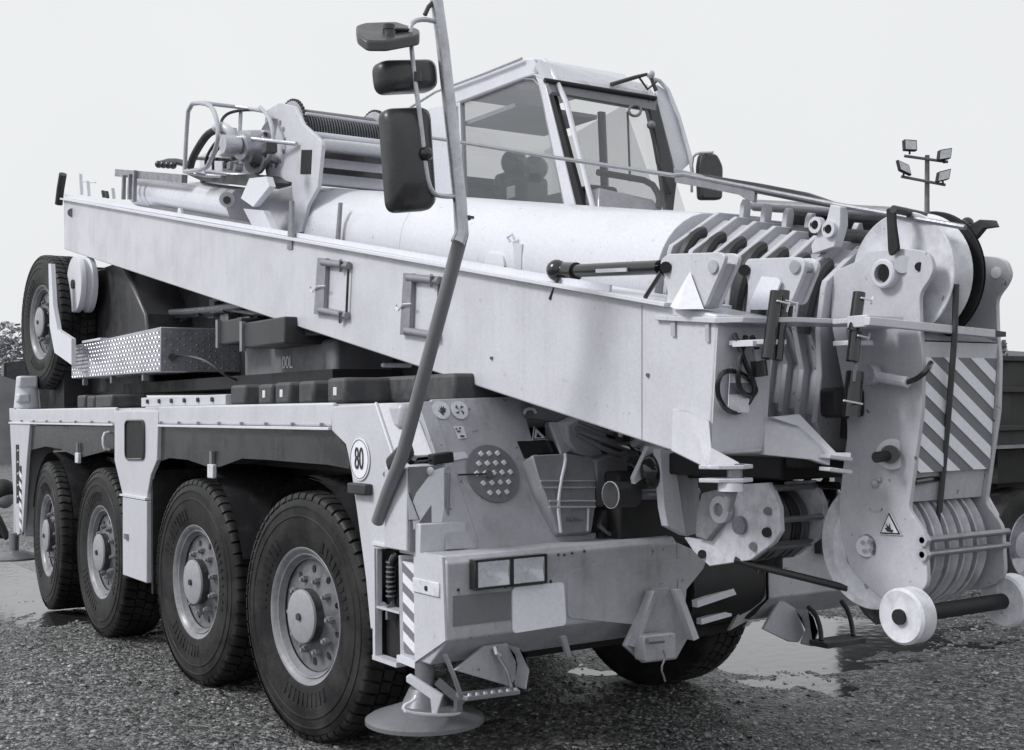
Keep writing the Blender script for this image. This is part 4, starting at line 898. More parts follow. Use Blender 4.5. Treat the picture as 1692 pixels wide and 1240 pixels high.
part('latch_loop',G().tube([F(866,684,.03),F(870,676,.04),F(882,676,.04),F(885,683,.03)],.008,n=8,smooth=1),PALE,crane)
part('rust_edge_plate',G().prism([F(862,662,.01),F(890,668,.01),F(935,690,.01),F(915,700,.01),F(885,695,.01),F(865,690,.01)],FN*.02),CONC,crane,bevel=.004)
part('blanking_disc',G().prism([F(823+46*math.cos(a),690+36*math.sin(a),.004) for a in [2*math.pi*k/30 for k in range(30)]],FN*.003),GREYST,crane) if 0 else None
for k in range(9):
    a=P(945+rnd.random()*60,695+rnd.random()*25,y=.05); b=a+V((.15+.3*rnd.random(),-.02,-.04-.14*rnd.random()))
    part('hydraulic_pipe',G().tube([a,a.lerp(b,.5)+V((0,-.04,-.06*rnd.random())),b],.009+.008*rnd.random(),smooth=2),[STEEL,BLACK,CONC][k%3],crane)
for k in range(12):
    c=P(1000+rnd.random()*95,700+rnd.random()*60,y=-.02-.1*rnd.random()); r_=.012+.025*rnd.random()
    part('pipe_union',G().cyl(c,c+V((r_*2.2,0,r_*(rnd.random()-.5))),r_,n=10),[STEEL,CONC,PAINTD,DARK][k%4],crane)
for k in range(10):
    c=P(1125+rnd.random()*60,745+rnd.random()*40,y=-.45); r_=.012+.02*rnd.random()
    part('pipe_union',G().cyl(c,c+V((r_*2.5,0,0)),r_,n=10),[CHASS,STEEL,BLACK][k%3],crane)
# dark machinery under the boom between jib root and head
part('underboom_frame',G().box((1.05,-1.15,1.50),(1.55,-.35,1.60)).box((1.0,-1.3,1.56),(1.6,-1.22,1.62)),CHASS,crane,bevel=.01)
part('hydraulic_ball',G().ball(P(1365,832,x=1.45),.085,sc=(.9,1,1.1),n=18,m=12),BLACK,crane)
for k in range(5):
    a=P(1225+25*k,800,x=1.15+.05*k); b=P(1255+28*k,775+4*k,x=1.35); part('hydraulic_hose',G().tube([a,a.lerp(b,.5)+V((0,0,-.05)),b],.014,smooth=2),BLACK,crane)
part('hydraulic_hose',G().tube([P(1230,796,x=1.2),P(1300,800,x=1.3),P(1385,803,x=1.3)],.018,smooth=1),BLACK,crane)
# ================================================================== WINCH
rnd=random.Random(8)
for k in range(26):
    c=P(365+rnd.random()*85,215+rnd.random()*62,x=.62+.25*rnd.random()); r_=.014+.03*rnd.random()
    m_=[STEEL,GALV,CONC,DARK,PAINT][k%5]
    if k%2: part('hose_fitting',G().cyl(c,c+V((r_*1.8,0,r_*(rnd.random()-.5))),r_,n=10),m_,crane)
    else: part('valve_body',G().box(c-V((r_,r_,r_*.8)),c+V((r_,r_,r_*.8))),m_,crane,bevel=.004)
for k in range(2):
    a=P(340+12*k,285-4*k,x=.7); b=P(370+14*k,222+6*k,x=.75); part('hydraulic_hose',G().tube([a,a+V((0,0,.14)),b+V((0,-.05,.03)),b],.012,smooth=2),BLACK if k%2 else DARK,crane)
part('exhaust_elbow',G().tube([P(356,212,x=.58),P(366,208,x=.6),P(378,215,x=.62),P(388,228,x=.66)],.035,n=14,smooth=2),PAINT,crane)
wy=3.75
wl=part('winch_plate',G().prism([P(u,v,x=.925) for u,v in ((440,182),(462,170),(486,176),(500,205),(530,232),(532,240),(525,310),(508,340),(498,384),(475,386),(482,302),(440,292),(432,240))],(.03,0,0)),PAINT,crane,bevel=.004)
part('winch_plate_hole',G().prism([P(u,v,x=.921) for u,v in ((498,248),(515,248),(513,288),(496,288))],(.006,0,0)),CHASS,wl)
part('winch_foot',G().prism([P(u,v,x=.66) for u,v in ((412,295),(440,292),(445,308),(418,342),(398,328))],(.05,0,0)),PALE,crane)
part('winch_foot',G().prism([P(u,v,x=.68) for u,v in ((402,345),(435,348),(449,378),(418,376))],(.05,0,0)),PAINT,crane)
dc=P(497,212,x=1.02); dc=V((0,dc.y+.25,dc.z-.02)); 
dr=part('winch_drum',G().cyl(dc+V((1.05,0,0)),dc+V((1.75,0,0)),.20,n=40),ROPE,crane)
g=G(); k=0; x=1.07
while x<1.72:
    g.lathe([(.205,x-.011),(.222,x-.006),(.226,x),(.222,x+.006),(.205,x+.011)],V((0,dc.y,dc.z)),(1,0,0),32); x+=.023
o=part('rope_layer',g,mat('rope_steel',.16,.4,metal=.5,dirt=.5,scale=20),dr); o['kind']='stuff'
for xx in (1.04,1.74):
    fl=part('drum_flange',G().cyl(dc+V((xx,0,0)),dc+V((xx+.025,0,0)),.275,n=44),PAINTD,crane)
    g=G()
    for i in range(44):
        t=2*math.pi*i/44; c=dc+V((xx+.0125,.28*math.cos(t),.28*math.sin(t))); g.obox(c,(.012,0,0),V((0,-math.sin(t),math.cos(t)))*.011,V((0,math.cos(t),math.sin(t)))*.012)
    part('flange_teeth',g,DARK,fl)
part('winch_plate',G().prism([V((1.80,dc.y-.4,dc.z-.6)),V((1.80,dc.y+.4,dc.z-.6)),V((1.80,dc.y+.3,dc.z+.2)),V((1.80,dc.y-.2,dc.z+.2))],(.03,0,0)),PAINT,crane)
part('winch_guard_tube',G().tube([P(515,222,y=dc.y-.35),P(640,237,y=dc.y-.35)],.022),PALE,crane); part('winch_guard_tube',G().tube([P(505,188,y=dc.y-.3),P(640,207,y=dc.y-.3)],.012),PAINT,crane)
fb=part('winch_frame_beam',G().obox(P(590,275,y=dc.y-.45)+V((0,.05,0)),(.42,0,0),(0,.04,0),(0,0,.16)),PALE,crane,bevel=.01)
for v in (262,287): part('frame_slot',G().obox(P(582,v,y=dc.y-.505),(.30,0,0),(0,.008,0),(0,0,.022)),BLACK,fb)
part('beam_top_tube',G().tube([P(532,240,y=dc.y-.47),P(645,252,y=dc.y-.47)],.05,n=16),PAINT,fb)
mo=part('winch_motor',G().cyl(P(395,240,x=.68),P(450,238,x=.98),.11,n=24).cyl(P(368,238,x=.55),P(395,240,x=.68),.07,n=20),GALV,crane)
part('motor_ring',G().cyl(P(455,238,x=.93),P(462,238,x=.97),.19,n=36),STEEL,mo)
for k in range(12):
    a=2*math.pi*k/12; c=P(455,238,x=.92)+V((0,.17*math.cos(a),.17*math.sin(a))); part('motor_bolt',G().cyl(c,c+V((.03,0,0)),.018,n=6),STEEL,mo)
part('motor_valve',G().box(P(372,245,x=.6),P(392,262,x=.75)),PAINT,mo,bevel=.01)
part('hydraulic_hose',G().tube([P(356,215,x=.6),P(343,222,x=.58),P(330,240,x=.56),P(318,262,x=.56),P(314,278,x=.56)],.03,smooth=2),DARK,crane)
part('hydraulic_hose',G().tube([P(325,262,x=.7),P(380,264,x=.75),P(410,260,x=.8),P(428,248,x=.85)],.016,smooth=2),BLACK,crane)
part('hydraulic_hose',G().tube([P(362,212,x=.62),P(370,190,x=.7),P(395,182,x=.8),P(430,182,x=.9)],.012,smooth=2),DARK,crane)
part('drip_tray',G().prism([P(u,v,x=.72) for u,v in ((304,286),(330,298),(372,304),(410,308),(438,300),(420,288),(350,290))],(.25,0,0)),DARK,crane)
o=part('bearing_eye',G().cyl(P(422,270,x=.82),P(422,270,x=.9),.085,n=24),PAINT,crane); part('bearing_bore',G().cyl(P(420,270,x=.80),P(420,270,x=.83),.035,n=16),BLACK,o)
part('support_block',G().box(P(330,258,x=.85),P(415,290,x=1.1)),PAINT,crane)
# pipe cage round the motor
cg=part('cage_pipe',G().tube([P(305,284,x=.55),P(308,220,x=.55),P(312,172,x=.55),P(336,170,x=.55),P(352,178,x=.55),P(360,205,x=.55),P(360,235,x=.55),P(350,262,x=.55),P(340,280,x=.55),P(305,284,x=.55)],.018,n=10,smooth=1),GALV,crane)
for pts in ([(430,178,.84),(444,192,.84),(452,220,.84),(450,245,.84),(440,270,.84),(428,288,.84),(395,290,.8),(340,284,.6)],[(336,170,.55),(356,173,.62),(400,178,.85),(436,184,.86)],[(362,226,.55),(400,228,.72),(490,238,.9)],[(398,182,.82),(396,230,.8),(394,284,.85)],[(305,284,.55),(350,292,.7),(425,290,.84)]):
    part('cage_pipe',G().tube([P(u,v,x=x) for u,v,x in pts],.016,n=10,smooth=1),GALV,crane)
# ================================================================== OPERATOR CAB
CX,CX2=1.80,2.55
c0=empty('operator_cab',(2.2,2.0,2.9),crane)
def CC(u,v,o=0): return P(u,v,x=CX-o)
roofy=[CC(740,146),CC(862,97),CC(884,96),CC(899,104),CC(905,128),CC(880,125),CC(866,129),CC(757,170),CC(736,178)]
part('roof_side',G().prism(roofy,(.05,0,0)),BOOMM,c0,bevel=.01)
part('roof_panel',G().prism([p+V((.012,0,-.004)) for p in (CC(742,146),CC(862,97),CC(884,96),CC(905,118),CC(898,132),CC(866,122),CC(744,162))],(CX2-CX,0,0)),BOOMM,c0,bevel=.02)
part('rear_panel',G().prism([CC(700,182),CC(757,170),CC(763,338),CC(690,330)],(.05,0,0)),BOOMM,c0)
yr=CC(757,170).y
part('rear_wall',G().box((CX,yr+.02,2.6),(CX2,yr+.06,3.5)),mat('rear_wall_grey',.07,.6),c0)
part('cab_floor',G().box((CX,1.0,2.35),(CX2,yr,2.75)),PAINT,c0)
part('side_glass',G().prism([CC(759,172,-.02),CC(866,131,-.02),CC(882,132,-.02),CC(892,142,-.02),CC(934,348,-.02),CC(764,348,-.02)],(.008,0,0)),GLASS,c0)
part('door_pillar',G().prism([CC(884,126),CC(900,134),CC(953,350),CC(934,350),CC(892,145)],(.05,0,0)),BOOMM,c0,bevel=.006)
part('door_gap',G().prism([CC(899,134,-.01),CC(909,136,-.01),CC(966,350,-.01),CC(952,350,-.01)],(.03,0,0)),CHASS,c0)
part('side_pillar',G().prism([CC(752,172),CC(760,169),CC(766,350),CC(758,350)],(.04,0,0)),BOOMM,c0)
part('window_seal',G().tube([CC(759,172,-.01),CC(866,131,-.01),CC(882,132,-.01),CC(892,142,-.01),CC(934,348,-.01)],.008,n=6),GREYST,c0)
# windscreen plane
wa,wb=CC(915,126),CC(979,350); wc=V((CX2+.03,wa.y,wa.z)); wd=V((CX2+.03,wb.y,wb.z))
part('windscreen_tube',G().tube([CC(886,98),CC(900,100),CC(915,124),CC(936,170),CC(982,352)],.017,n=10),BOOMM,c0)
wn_=(wb-wa).cross(V((1,0,0))).normalized(); 
if wn_.y>0: wn_=-wn_
def WS(u,v,o=0): return PP(u,v,wa+wn_*o,wn_)
part('windscreen',G().prism([wa+V((.02,0,0)),wc,wd,wb+V((.02,0,0))],-wn_*.006),glass('windscreen_glass',(.35,.36,.38),.2),c0)
part('windscreen_header',G().prism([WS(905,133,.01),WS(1086,160,.01),WS(1085,183,.01),WS(1060,178,.01),WS(912,152,.01)],-wn_*.03),mat('seal_grey',.22,.5),c0)
part('header_rail',G().tube([WS(900,133,.02),WS(1083,163,.02)],.016,n=10),CHASS,c0)
part('roof_front',G().prism([WS(890,100,.0),WS(905,132,.0),WS(1084,160,.0),WS(1070,140,-.05),WS(1010,135,-.1)],-wn_*.05),BOOMM,c0)
part('screen_pillar',G().prism([WS(1070,165,.01),WS(1085,166,.01),WS(1118,300,.01),WS(1112,352,.01),WS(1104,352,.01),WS(1090,250,.01)],-wn_*.05),DARK,c0)
part('screen_tube',G().tube([WS(1072,128,.0),WS(1090,134,.0),WS(1104,150,.0),WS(1122,195,.0),WS(1140,258,.0),WS(1146,300,.0)],.014,n=8),BOOMM,c0)
part('pillar_cover',G().prism([WS(1085,140,-.02),WS(1104,152,-.02),WS(1122,196,-.02),WS(1140,270,-.02),WS(1118,290,-.02),WS(1087,170,-.02)],-wn_*.03),BOOMM,c0)
part('control_cabinet',G().box((2.25,1.75,2.75),(2.5,yr-.1,3.33)).box((2.0,2.35,2.9),(2.3,yr-.1,3.45)),CHASS,c0,bevel=.03)
k=part('lamp_bracket',G().tube([WS(1010,140,.02),WS(1050,128,.03),WS(1073,122,.04),WS(1084,150,.03)],.014,n=8),DARK,c0); part('bracket_head',G().ball(WS(1075,123,.05),.03,n=12,m=8),PAINT,k); part('bracket_strut',G().tube([WS(1056,128,.03),WS(1070,148,.03),WS(1084,136,.03)],.008,n=6),DARK,k)
part('roof_lug',G().prism([CC(879,122),CC(889,97),CC(898,104),CC(897,132)],(.02,0,0)),BOOMM,c0); part('lug_hole',G().cyl(CC(889,113,.003),CC(889,113,0),.022,n=14),WHITEC,c0)
# right side frame with openings, and what stands inside
xr_=CX2
def CR(u,v): return P(u,v,x=xr_)
part('right_frame',G().prism([V((xr_,yr,2.75)),V((xr_,yr,3.0)),V((xr_,1.25,2.95)),V((xr_,1.1,2.75))],(.04,0,0)),PAINT,c0)
part('right_glass',G().prism([V((xr_,yr,2.95)),V((xr_,yr,3.75)),V((xr_,1.75,3.9)),V((xr_,1.3,2.95))],(.008,0,0)),LENS,c0)
part('right_pillar',G().bar((xr_,1.95,2.9),(xr_,2.0,3.9),.05,.03),DARK,c0)
part('roof_lining',G().box((CX+.05,2.05,3.86),(CX2,yr,3.89)),mat('lining_grey',.75,.8),c0)
se=part('driver_seat',G().box((1.98,2.05,2.75),(2.4,2.5,3.0)).box((1.98,2.42,3.0),(2.4,2.56,3.5)),CHASS,c0,bevel=.05)
part('headrest',G().ball((2.12,2.46,3.57),.10,sc=(1.2,.6,1)).ball((2.3,2.46,3.56),.09,sc=(1.2,.6,1)),BLACK,se)
part('armrest',G().box((1.92,1.95,3.1),(1.99,2.4,3.17)),CHASS,se,bevel=.02)
part('seat_label',G().box((1.94,2.2,3.28),(1.945,2.3,3.36)),PALE,se)
part('control_console',G().box((1.9,1.75,2.75),(2.0,2.2,3.15)).box((2.05,1.35,2.75),(2.5,1.6,3.0)),CHASS,c0,bevel=.03)
part('steering_wheel',G().tube([V((2.15+.17*math.cos(a),1.62+.05*math.sin(a),3.1+.17*math.sin(a))) for a in [2*math.pi*i/20 for i in range(21)]],.012,n=8),CHASS,c0)
part('dashboard',G().prism([WS(990,310,-.05),WS(1080,330,-.05),WS(1092,350,-.05),WS(990,350,-.05)],(0,.15,0)),GALV,c0,bevel=.01)
part('dash_hood',G().tube([WS(988,285,-.06),WS(1030,292,-.08),WS(1075,300,-.06),WS(1090,325,-.05),WS(1088,345,-.05)],.022,n=8,smooth=1),CHASS,c0)
part('wiper',G().tube([WS(1076,215,.03),WS(1086,270,.03),WS(1108,320,.03)],.009,n=6),CHASS,c0); part('wiper_pivot',G().ball(WS(1076,207,.02),.03,n=8,m=6),GREYST,c0)
part('ring_handle',G().tube([WS(1049+10*math.cos(a),183+9*math.sin(a),.02) for a in [2*math.pi*i/14 for i in range(15)]],.010,n=6),GREYST,c0)
part('window_bar',G().tube([P(1037,185,x=xr_),P(1041,300,x=xr_)],.008,n=6),CHASS,c0)
# roof handrail
part('handrail',G().tube([CC(678,178,.03),CC(720,152,.03),CC(800,122,.03),CC(862,97,.03)],.010,n=8),GALV,c0)
# far-side mirror
q_=P(1170,280,x=2.75).y
o=part('right_mirror',G().prism(rpoly([P(1162,252,y=q_),P(1186,254,y=q_),P(1196,275,y=q_),P(1195,330,y=q_),P(1160,330,y=q_),P(1158,275,y=q_)],.03),(0,.06,0)),MIRB,crane,bevel=.015); part('mirror_arm',G().tube([P(1143,318,x=2.7),P(1143,262,x=2.7),P(1152,253,x=2.72),P(1178,252,x=2.75)],.009,n=8,smooth=1),GALV,o)
# ================================================================== MIRROR MAST (front left corner)
YM=-.45
def MP(u,v,y=YM): return P(u,v,y=y)
mm=part('mirror_mast',G().tube([P(624,862,x=-.10),P(640,815,x=-.11),P(665,752,x=-.13),MP(758,405,-.43),MP(763,385)],lambda t:.031,n=14),GREYST,crane)
part('mast_upper',G().tube([MP(756,402),MP(763,385),MP(760,335),MP(752,260),MP(741,160),MP(731,70),MP(721,-2)],lambda t:.031-.004*t,n=14),GALV,mm)
part('mast_clamp',G().bar(P(648,770,x=-.10),P(674,742,x=-.10),.075,.07),DARK,mm,bevel=.02)
part('mast_tip',G().tube([MP(722,-2),MP(708,12),MP(702,25)],.010,n=8),DARK,mm)
part('mirror_rod',G().tube([MP(721,36),MP(700,32),MP(684,35),MP(677,46),MP(679,70),MP(685,130),MP(695,200),MP(702,265),MP(708,305),MP(718,322),MP(735,325),MP(752,325)],.0105,n=10,smooth=1),GALV,mm)
part('mirror_rod',G().tube([MP(752,325),MP(756,345),MP(757,390)],.012,n=8),DARK,mm)
part('mast_screw',G().cyl(MP(762,362),MP(776,360),.012,n=8).cyl(MP(776,362),MP(776,358),.02,n=8),BLACK,mm)
def mirror(pts,th,name,par,r=.04):
    g=G(); P3=rpoly([MP(u,v,YM+.02) for u,v in pts],r,5); c=sum(P3,V())/len(P3); n=len(P3)
    rings=[(1.0,.07),(1.0,.035),(.96,.010),(.80,-.012),(.45,-.022),(0.02,-.025)]
    vs=[]
    for s_,d in rings: vs+=[c+(p-c)*s_+V((0,d,0)) for p in P3]
    fs=[list(range(n))]+[(j*n+i,j*n+(i+1)%n,(j+1)*n+(i+1)%n,(j+1)*n+i) for j in range(len(rings)-1) for i in range(n)]+[list(range((len(rings)-1)*n,len(rings)*n))]
    o=part(name,g.add(vs,fs),MIRB,par,smooth=50)
    part('mirror_glass',G().prism([c+(p-c)*.94+V((0,.075,0)) for p in P3],(0,-.01,0)),MIRG,o); return o
m1=mirror([(637,177),(714,174),(725,345),(650,350)],.06,'main_mirror',mm,.05)
part('mirror_clamp',G().ball(MP(703,255),.032,n=14,m=8),BLACK,m1)
m2=mirror([(626,98),(724,96),(728,148),(632,153)],.05,'wide_mirror',mm,.05)
part('mirror_clamp',G().cyl(MP(689,120),MP(690,136),.022,n=12),BLACK,m2)
g=G(); c=MP(640,68); 
m3=part('kerb_mirror',G().prism(rpoly([MP(588,60,YM+.1),MP(602,55,YM+.14),MP(655,53,YM+.14),MP(694,66,YM+.02),MP(693,76,YM-.05),MP(640,86,YM-.10),MP(606,86,YM-.08),MP(590,74,YM+.0)],.02),(0,.0,.045)),MIRB,mm,bevel=.008)
part('kerb_mirror_mount',G().cyl(MP(645,68),MP(643,48),.03,.022,n=14).cyl(MP(643,50),MP(643,42),.026,n=14),BLACK,m3); part('mount_arm',G().tube([MP(652,49),MP(678,50)],.008,n=6),BLACK,m3)
# ================================================================== HOOK BLOCK hanging in front of the bumper
hk=empty('hook_block',P(1210,870,x=1.0))
tag(hk,'white stained hook block with octagonal cheek plates hanging under the boom nose','hook block')
ck=[(1212,801),(1268,798),(1278,815),(1287,838),(1289,878),(1278,897),(1240,926),(1172,936),(1146,912),(1130,888),(1160,893),(1180,880),(1200,840)]
HKW=mat('hook_white',.74,.45,dirt=.55,dcol=(.2,.2,.2),scale=14,streak=.2)
for x in (1.0,1.27):
    o=part('cheek_plate',G().prism([P(u,v,x=1.0)+V((x-1.0,0,0)) for u,v in ck],(.03,0,0)),HKW,hk,bevel=.004)
    if x==1.0:
        for u,v,r in ((1268,845,.018),(1244,903,.018),(1160,916,.02),(1267,880,.022)):
            part('cheek_bolt',G().cyl(P(u,v,x=.985),P(u,v,x=1.0),r,n=14),GREYST if r<.02 else CHASS,o)
part('shell_casting',G().prism([P(u,v,x=.97) for u,v in ((1158,815),(1190,808),(1205,830),(1190,868),(1168,895),(1148,888),(1150,850))],(.04,0,0)),mat('cast_grey',.3,.6,dirt=.6,scale=20),hk,bevel=.01)
part('cheek_boss',G().lathe([(.03,0),(.06,0),(.06,.03),(.03,.035)],P(1196,842,x=.99),(-1,0,0),24,closed=True),PAINT,hk)
cc=P(1225,868,x=1.0)
for k in range(4): sheave(V((1.07+.055*k,cc.y,cc.z)),.155,.044,[DARK,CONC][k%2],hk,'block_sheave',groove=.02)
part('block_axle',G().cyl((.98,cc.y,cc.z),(1.31,cc.y,cc.z),.04),STEEL,hk)
part('hook_shank',G().cyl((1.165,cc.y,cc.z-.2),(1.165,cc.y,cc.z-.05),.06),CHASS,hk)
for (u,v) in ((1262,905),(1284,860),(1272,808),(1215,806),(1165,925)):
    c=P(u,v,x=1.0); part('spacer_bar',G().cyl((1.02,c.y,c.z),(1.28,c.y,c.z),.014,n=10),STEEL,hk)
part('rope_guard_plate',G().prism([P(u,v,x=1.03) for u,v in ((1240,922),(1276,896),(1280,900),(1244,928))],(.25,0,0)),CONC,hk)
rp=part('tie_strap',G().tube([P(1215,925,x=1.0),P(1260,938,x=1.05),P(1330,955,x=1.1),P(1402,973,x=1.15)],.016,n=8),CHASS)
tag(rp,'dark strap running from under the hook block to the boom head plates','strap')
# ================================================================== LOOSE SUPPORT BLOCKS on the deck
WOODD=mat('oiled_wood',.045,.6,dirt=.7,dcol=(.12,.12,.12),scale=8,streak=.4,bump=.4)
bl_l=['small','wide','scuffed','square','long']
labs=['dark timber support block on the deck edge, rearmost of the row near the jib','dark support block with pale flash dot, second in the row on the deck edge','dark support block touching its neighbour, third in the deck row','broad dark support block, fourth in the row on the deck edge','large rounded dark support block at the front end of the deck row']
for k,(u0,u1,v0,v1) in enumerate(((390,414,641,669),(436,458,640,668),(464,488,637,667),(503,528,635,667),(551,580,630,665))):
    a=P(u0,v1,x=.10); b=P(u1,v0,x=.10); yf,yb=b.y,a.y
    o=empty('support_block',(.3,(yf+yb)/2,1.86)); tag(o,labs[k],'support block','support blocks lined up on the deck edge')
    part('block_body',G().box((.06,yf,1.858),(.55,yb,b.z+.02)),WOODD,o,bevel=.02)
    if k in(1,2,4): part('flash_dot',G().box((.055,(yf+yb)/2-.02,1.90),(.061,(yf+yb)/2+.02,1.945)),PALE,o,bevel=.004)  # pale chip stands for a bright flash dot on the block
for k,(u0,u1,v0,v1,m,lb) in enumerate(((596,690,631,662,WOODD,'long dark scuffed beam lying behind the mirror mast on the deck'),(690,800,628,660,WOODD,'black beam at the front end of the deck, right of the mirror mast'))):
    a=P(u0,v1,x=.35); b=P(u1,v0,x=.35)
    o=part('timber_beam',G().box((.33,b.y if k==0 else .36,1.858),(.8,a.y,2.0)),m,None,bevel=.02); tag(o,lb,'beam')
for k,(u0,u1,v0) in enumerate(((131,143,653),(147,158,654),(161,188,652))):
    a=P(u0,670,x=.12); b=P(u1,v0,x=.12); o=part('support_block',G().box((.1,b.y,1.858),(.4,a.y,b.z)),WOODD,None,bevel=.02)
    tag(o,['small dark block below the tread plate cabinet, leftmost of three','small dark block below the tread plate cabinet, middle of three','wider dark block below the tread plate cabinet, rightmost of three'][k],'support block','small blocks under the cabinet')
rl=part('slotted_rail',G().box((.05,2.73,1.862),(.12,4.47,1.93)),PAINT,None,bevel=.004); tag(rl,'pale slotted rail lying along the deck edge behind the support blocks','rail')
for k in range(6): part('rail_bolt',G().cyl((.035,4.3-k*.27,1.9),(.05,4.3-k*.27,1.9),.016,n=8),DARK,rl)
# ================================================================== DUMP TRUCK in the background, right
TY=1.95; 
def T(u,v): return P(u,v,y=TY)
tk=empty('dump_truck',(T(1700,1000).x+1.5,TY+1.2,0)); tag(tk,'dark tipper truck parked behind the boom head, ribbed body and tyre at the right edge','truck')
x0=T(1640,700).x+.6; zt_=T(1640,588).z; zb_=T(1640,742).z; TD=mat('truck_body',.018,.6,dirt=.5,dcol=(.04,.04,.04),scale=3,streak=.5)
part('tipper_body',G().box((x0-.6,TY,zb_),(x0+6,TY+2.4,zt_)),TD,tk)
for k in range(9): part('body_rib',G().box((x0+.1+k*.62-.03,TY-.05,zb_),(x0+.1+k*.62+.03,TY,zt_)),TD,tk,bevel=.005)
for z in (zt_,zt_-.28,zt_-.62): part('body_rail',G().box((x0-.6,TY-.06,z-.05),(x0+6,TY,z)),TD,tk,bevel=.008)
part('pale_rail',G().box((x0-.6,TY-.07,zb_),(x0+6,TY,zb_+.03)),STEEL,tk)
part('chassis_rail',G().box((x0-.4,TY+.1,zb_-.32),(x0+6,TY+.4,zb_-.02)),CHASS,tk); part('chassis_side',G().box((x0-.2,TY+.25,.5),(x0+6,TY+2.2,zb_-.1)),CHASS,tk)
wz=.52
for k,xx in enumerate((T(1703,900).x,T(1703,900).x+1.35)):
    c=V((xx,TY+.15,wz)); o=part('tyre',G().lathe([(.30,-.14),(.33,-.15),(.45,-.155),(.50,-.14),(.52,-.11),(.52,.11),(.50,.14),(.30,.14)],c,(0,1,0),48),RUBBER,tk)
    part('rim',G().lathe([(.31,-.13),(.30,-.15),(.285,-.13),(.26,-.02),(.12,.0),(.12,-.08),(0,-.09)],c,(0,1,0),40),GALV,o)
    g=G(); 
    part('mudguard',G().lathe([(.62,-.16),(.62,.2)],c,(0,1,0),40),CHASS,tk) if 0 else None
# ================================================================== FLOODLIGHT MAST
MD=38
fm0=P(1522,345,d=MD); fm=empty('floodlight_mast',(fm0.x,fm0.y,0)); tag(fm,'slim floodlight mast with four lamps on two crossarms in the yard behind the boom head','floodlight mast')
tp=P(1532,257,d=MD); part('pole',G().cyl((fm0.x-.0,fm0.y,0),(tp.x,tp.y,tp.z),.11,.07,n=12),CONC,fm)
for (a,b) in (((1494,258),(1566,268)),((1489,292),(1562,306))): part('crossarm',G().tube([P(*a,d=MD-.1),P(*b,d=MD-.1)],.045,n=8),CONC,fm)
for (u,v,a) in ((1503,241,-.2),(1560,256,.5),(1493,278,-1.0),(1558,291,.7)):
    c=P(u,v,d=MD-.2); e=(rt*math.cos(a)+up*math.sin(a)*.3).normalized(); f_=fw; w_=.19
    o=part('floodlight',G().obox(c,e*w_,f_*.12,(up+rt*.25*a).normalized()*.16),CHASS,fm,bevel=.02); part('lamp_glass_front',G().obox(c-f_*.125,e*w_*.85,f_*.005,(up+rt*.25*a).normalized()*.13),GALV,o); part('lamp_yoke',G().tube([c-up*.16,c-up*.26],.03,n=6),CHASS,o)
# ================================================================== PERSON crouching at the far left
def person():
    me=bpy.data.meshes.new('body'); ob=bpy.data.objects.new('person',me); COL.objects.link(ob)
    D=9.0
    sh=P(-28,826,d=13.9); 
    base=P(-30,905,d=13.9); y=base.y; px=lambda u,v,dd=0: P(u,v,d=13.9+dd)
    J_={'pel':px(-58,880),'chest':px(-36,836),'neck':px(-14,824),'head':px(4,815),
       'shl':px(-24,832,-.15),'ell':px(-2,862,-.2),'hal':px(14,893,-.2),'shr':px(-24,832,.2),'elr':px(-8,866,.25),'har':px(6,890,.2),
       'kl':px(-38,900,-.2),'fl':px(-60,935,-.1),'tl':px(-45,938,-.25),'kr':px(-42,898,.2),'fr':px(-62,930,.2),'tr':px(-48,932,.1)}
    R={'pel':.15,'chest':.16,'neck':.07,'head':.10,'shl':.075,'ell':.05,'hal':.038,'shr':.075,'elr':.05,'har':.038,'kl':.075,'fl':.05,'tl':.045,'kr':.075,'fr':.05,'tr':.045}
    K=list(J_); E_=[('pel','chest'),('chest','neck'),('neck','head'),('chest','shl'),('shl','ell'),('ell','hal'),('chest','shr'),('shr','elr'),('elr','har'),('pel','kl'),('kl','fl'),('fl','tl'),('pel','kr'),('kr','fr'),('fr','tr')]
    o0=J_['pel']; me.from_pydata([tuple(J_[k]-o0) for k in K],[(K.index(a),K.index(b)) for a,b in E_],[])
    ob.location=o0; ORG[ob.name]=o0
    sk=ob.modifiers.new('skin','SKIN'); 
    for i,k in enumerate(K): me.skin_vertices[0].data[i].radius=(R[k],R[k])
    me.skin_vertices[0].data[0].use_root=True
    sb=ob.modifiers.new('sub','SUBSURF'); sb.levels=2; sb.render_levels=2
    me.materials.append(mat('dark_overalls',.03,.8,dirt=.4,dcol=(.06,.06,.07),scale=12))
    tag(ob,'person in dark work clothes bending down beside the rear outrigger pad, mostly outside the frame','person')
    h=J_['head']
    part('hair',G().ball(h+V((0,0,.02)),.135,sc=(1.05,1.1,1),n=20,m=14),mat('dark_hair',.02,.7,bump=.5,bscale=150),ob)
    SK=mat('skin_grey',.3,.5,dirt=.2)
    part('face',G().ball(h+rt*.04-up*.05-fw*.03,.10,sc=(1,1,1.15),n=16,m=12),SK,ob)
    for k in range(4):
        a=J_['hal']; part('finger',G().tube([a+rt*(.015*k)-up*.01, a+rt*(.03+.012*k)-up*.05, a+rt*(.035+.01*k)-up*.085],.010,n=6),SK,ob)
    part('thumb',G().tube([J_['hal']-rt*.01,J_['hal']+rt*.0-up*.04],.011,n=6),SK,ob); part('palm',G().ball(J_['hal']+rt*.02-up*.01,.042,n=10,m=8),SK,ob)
person()
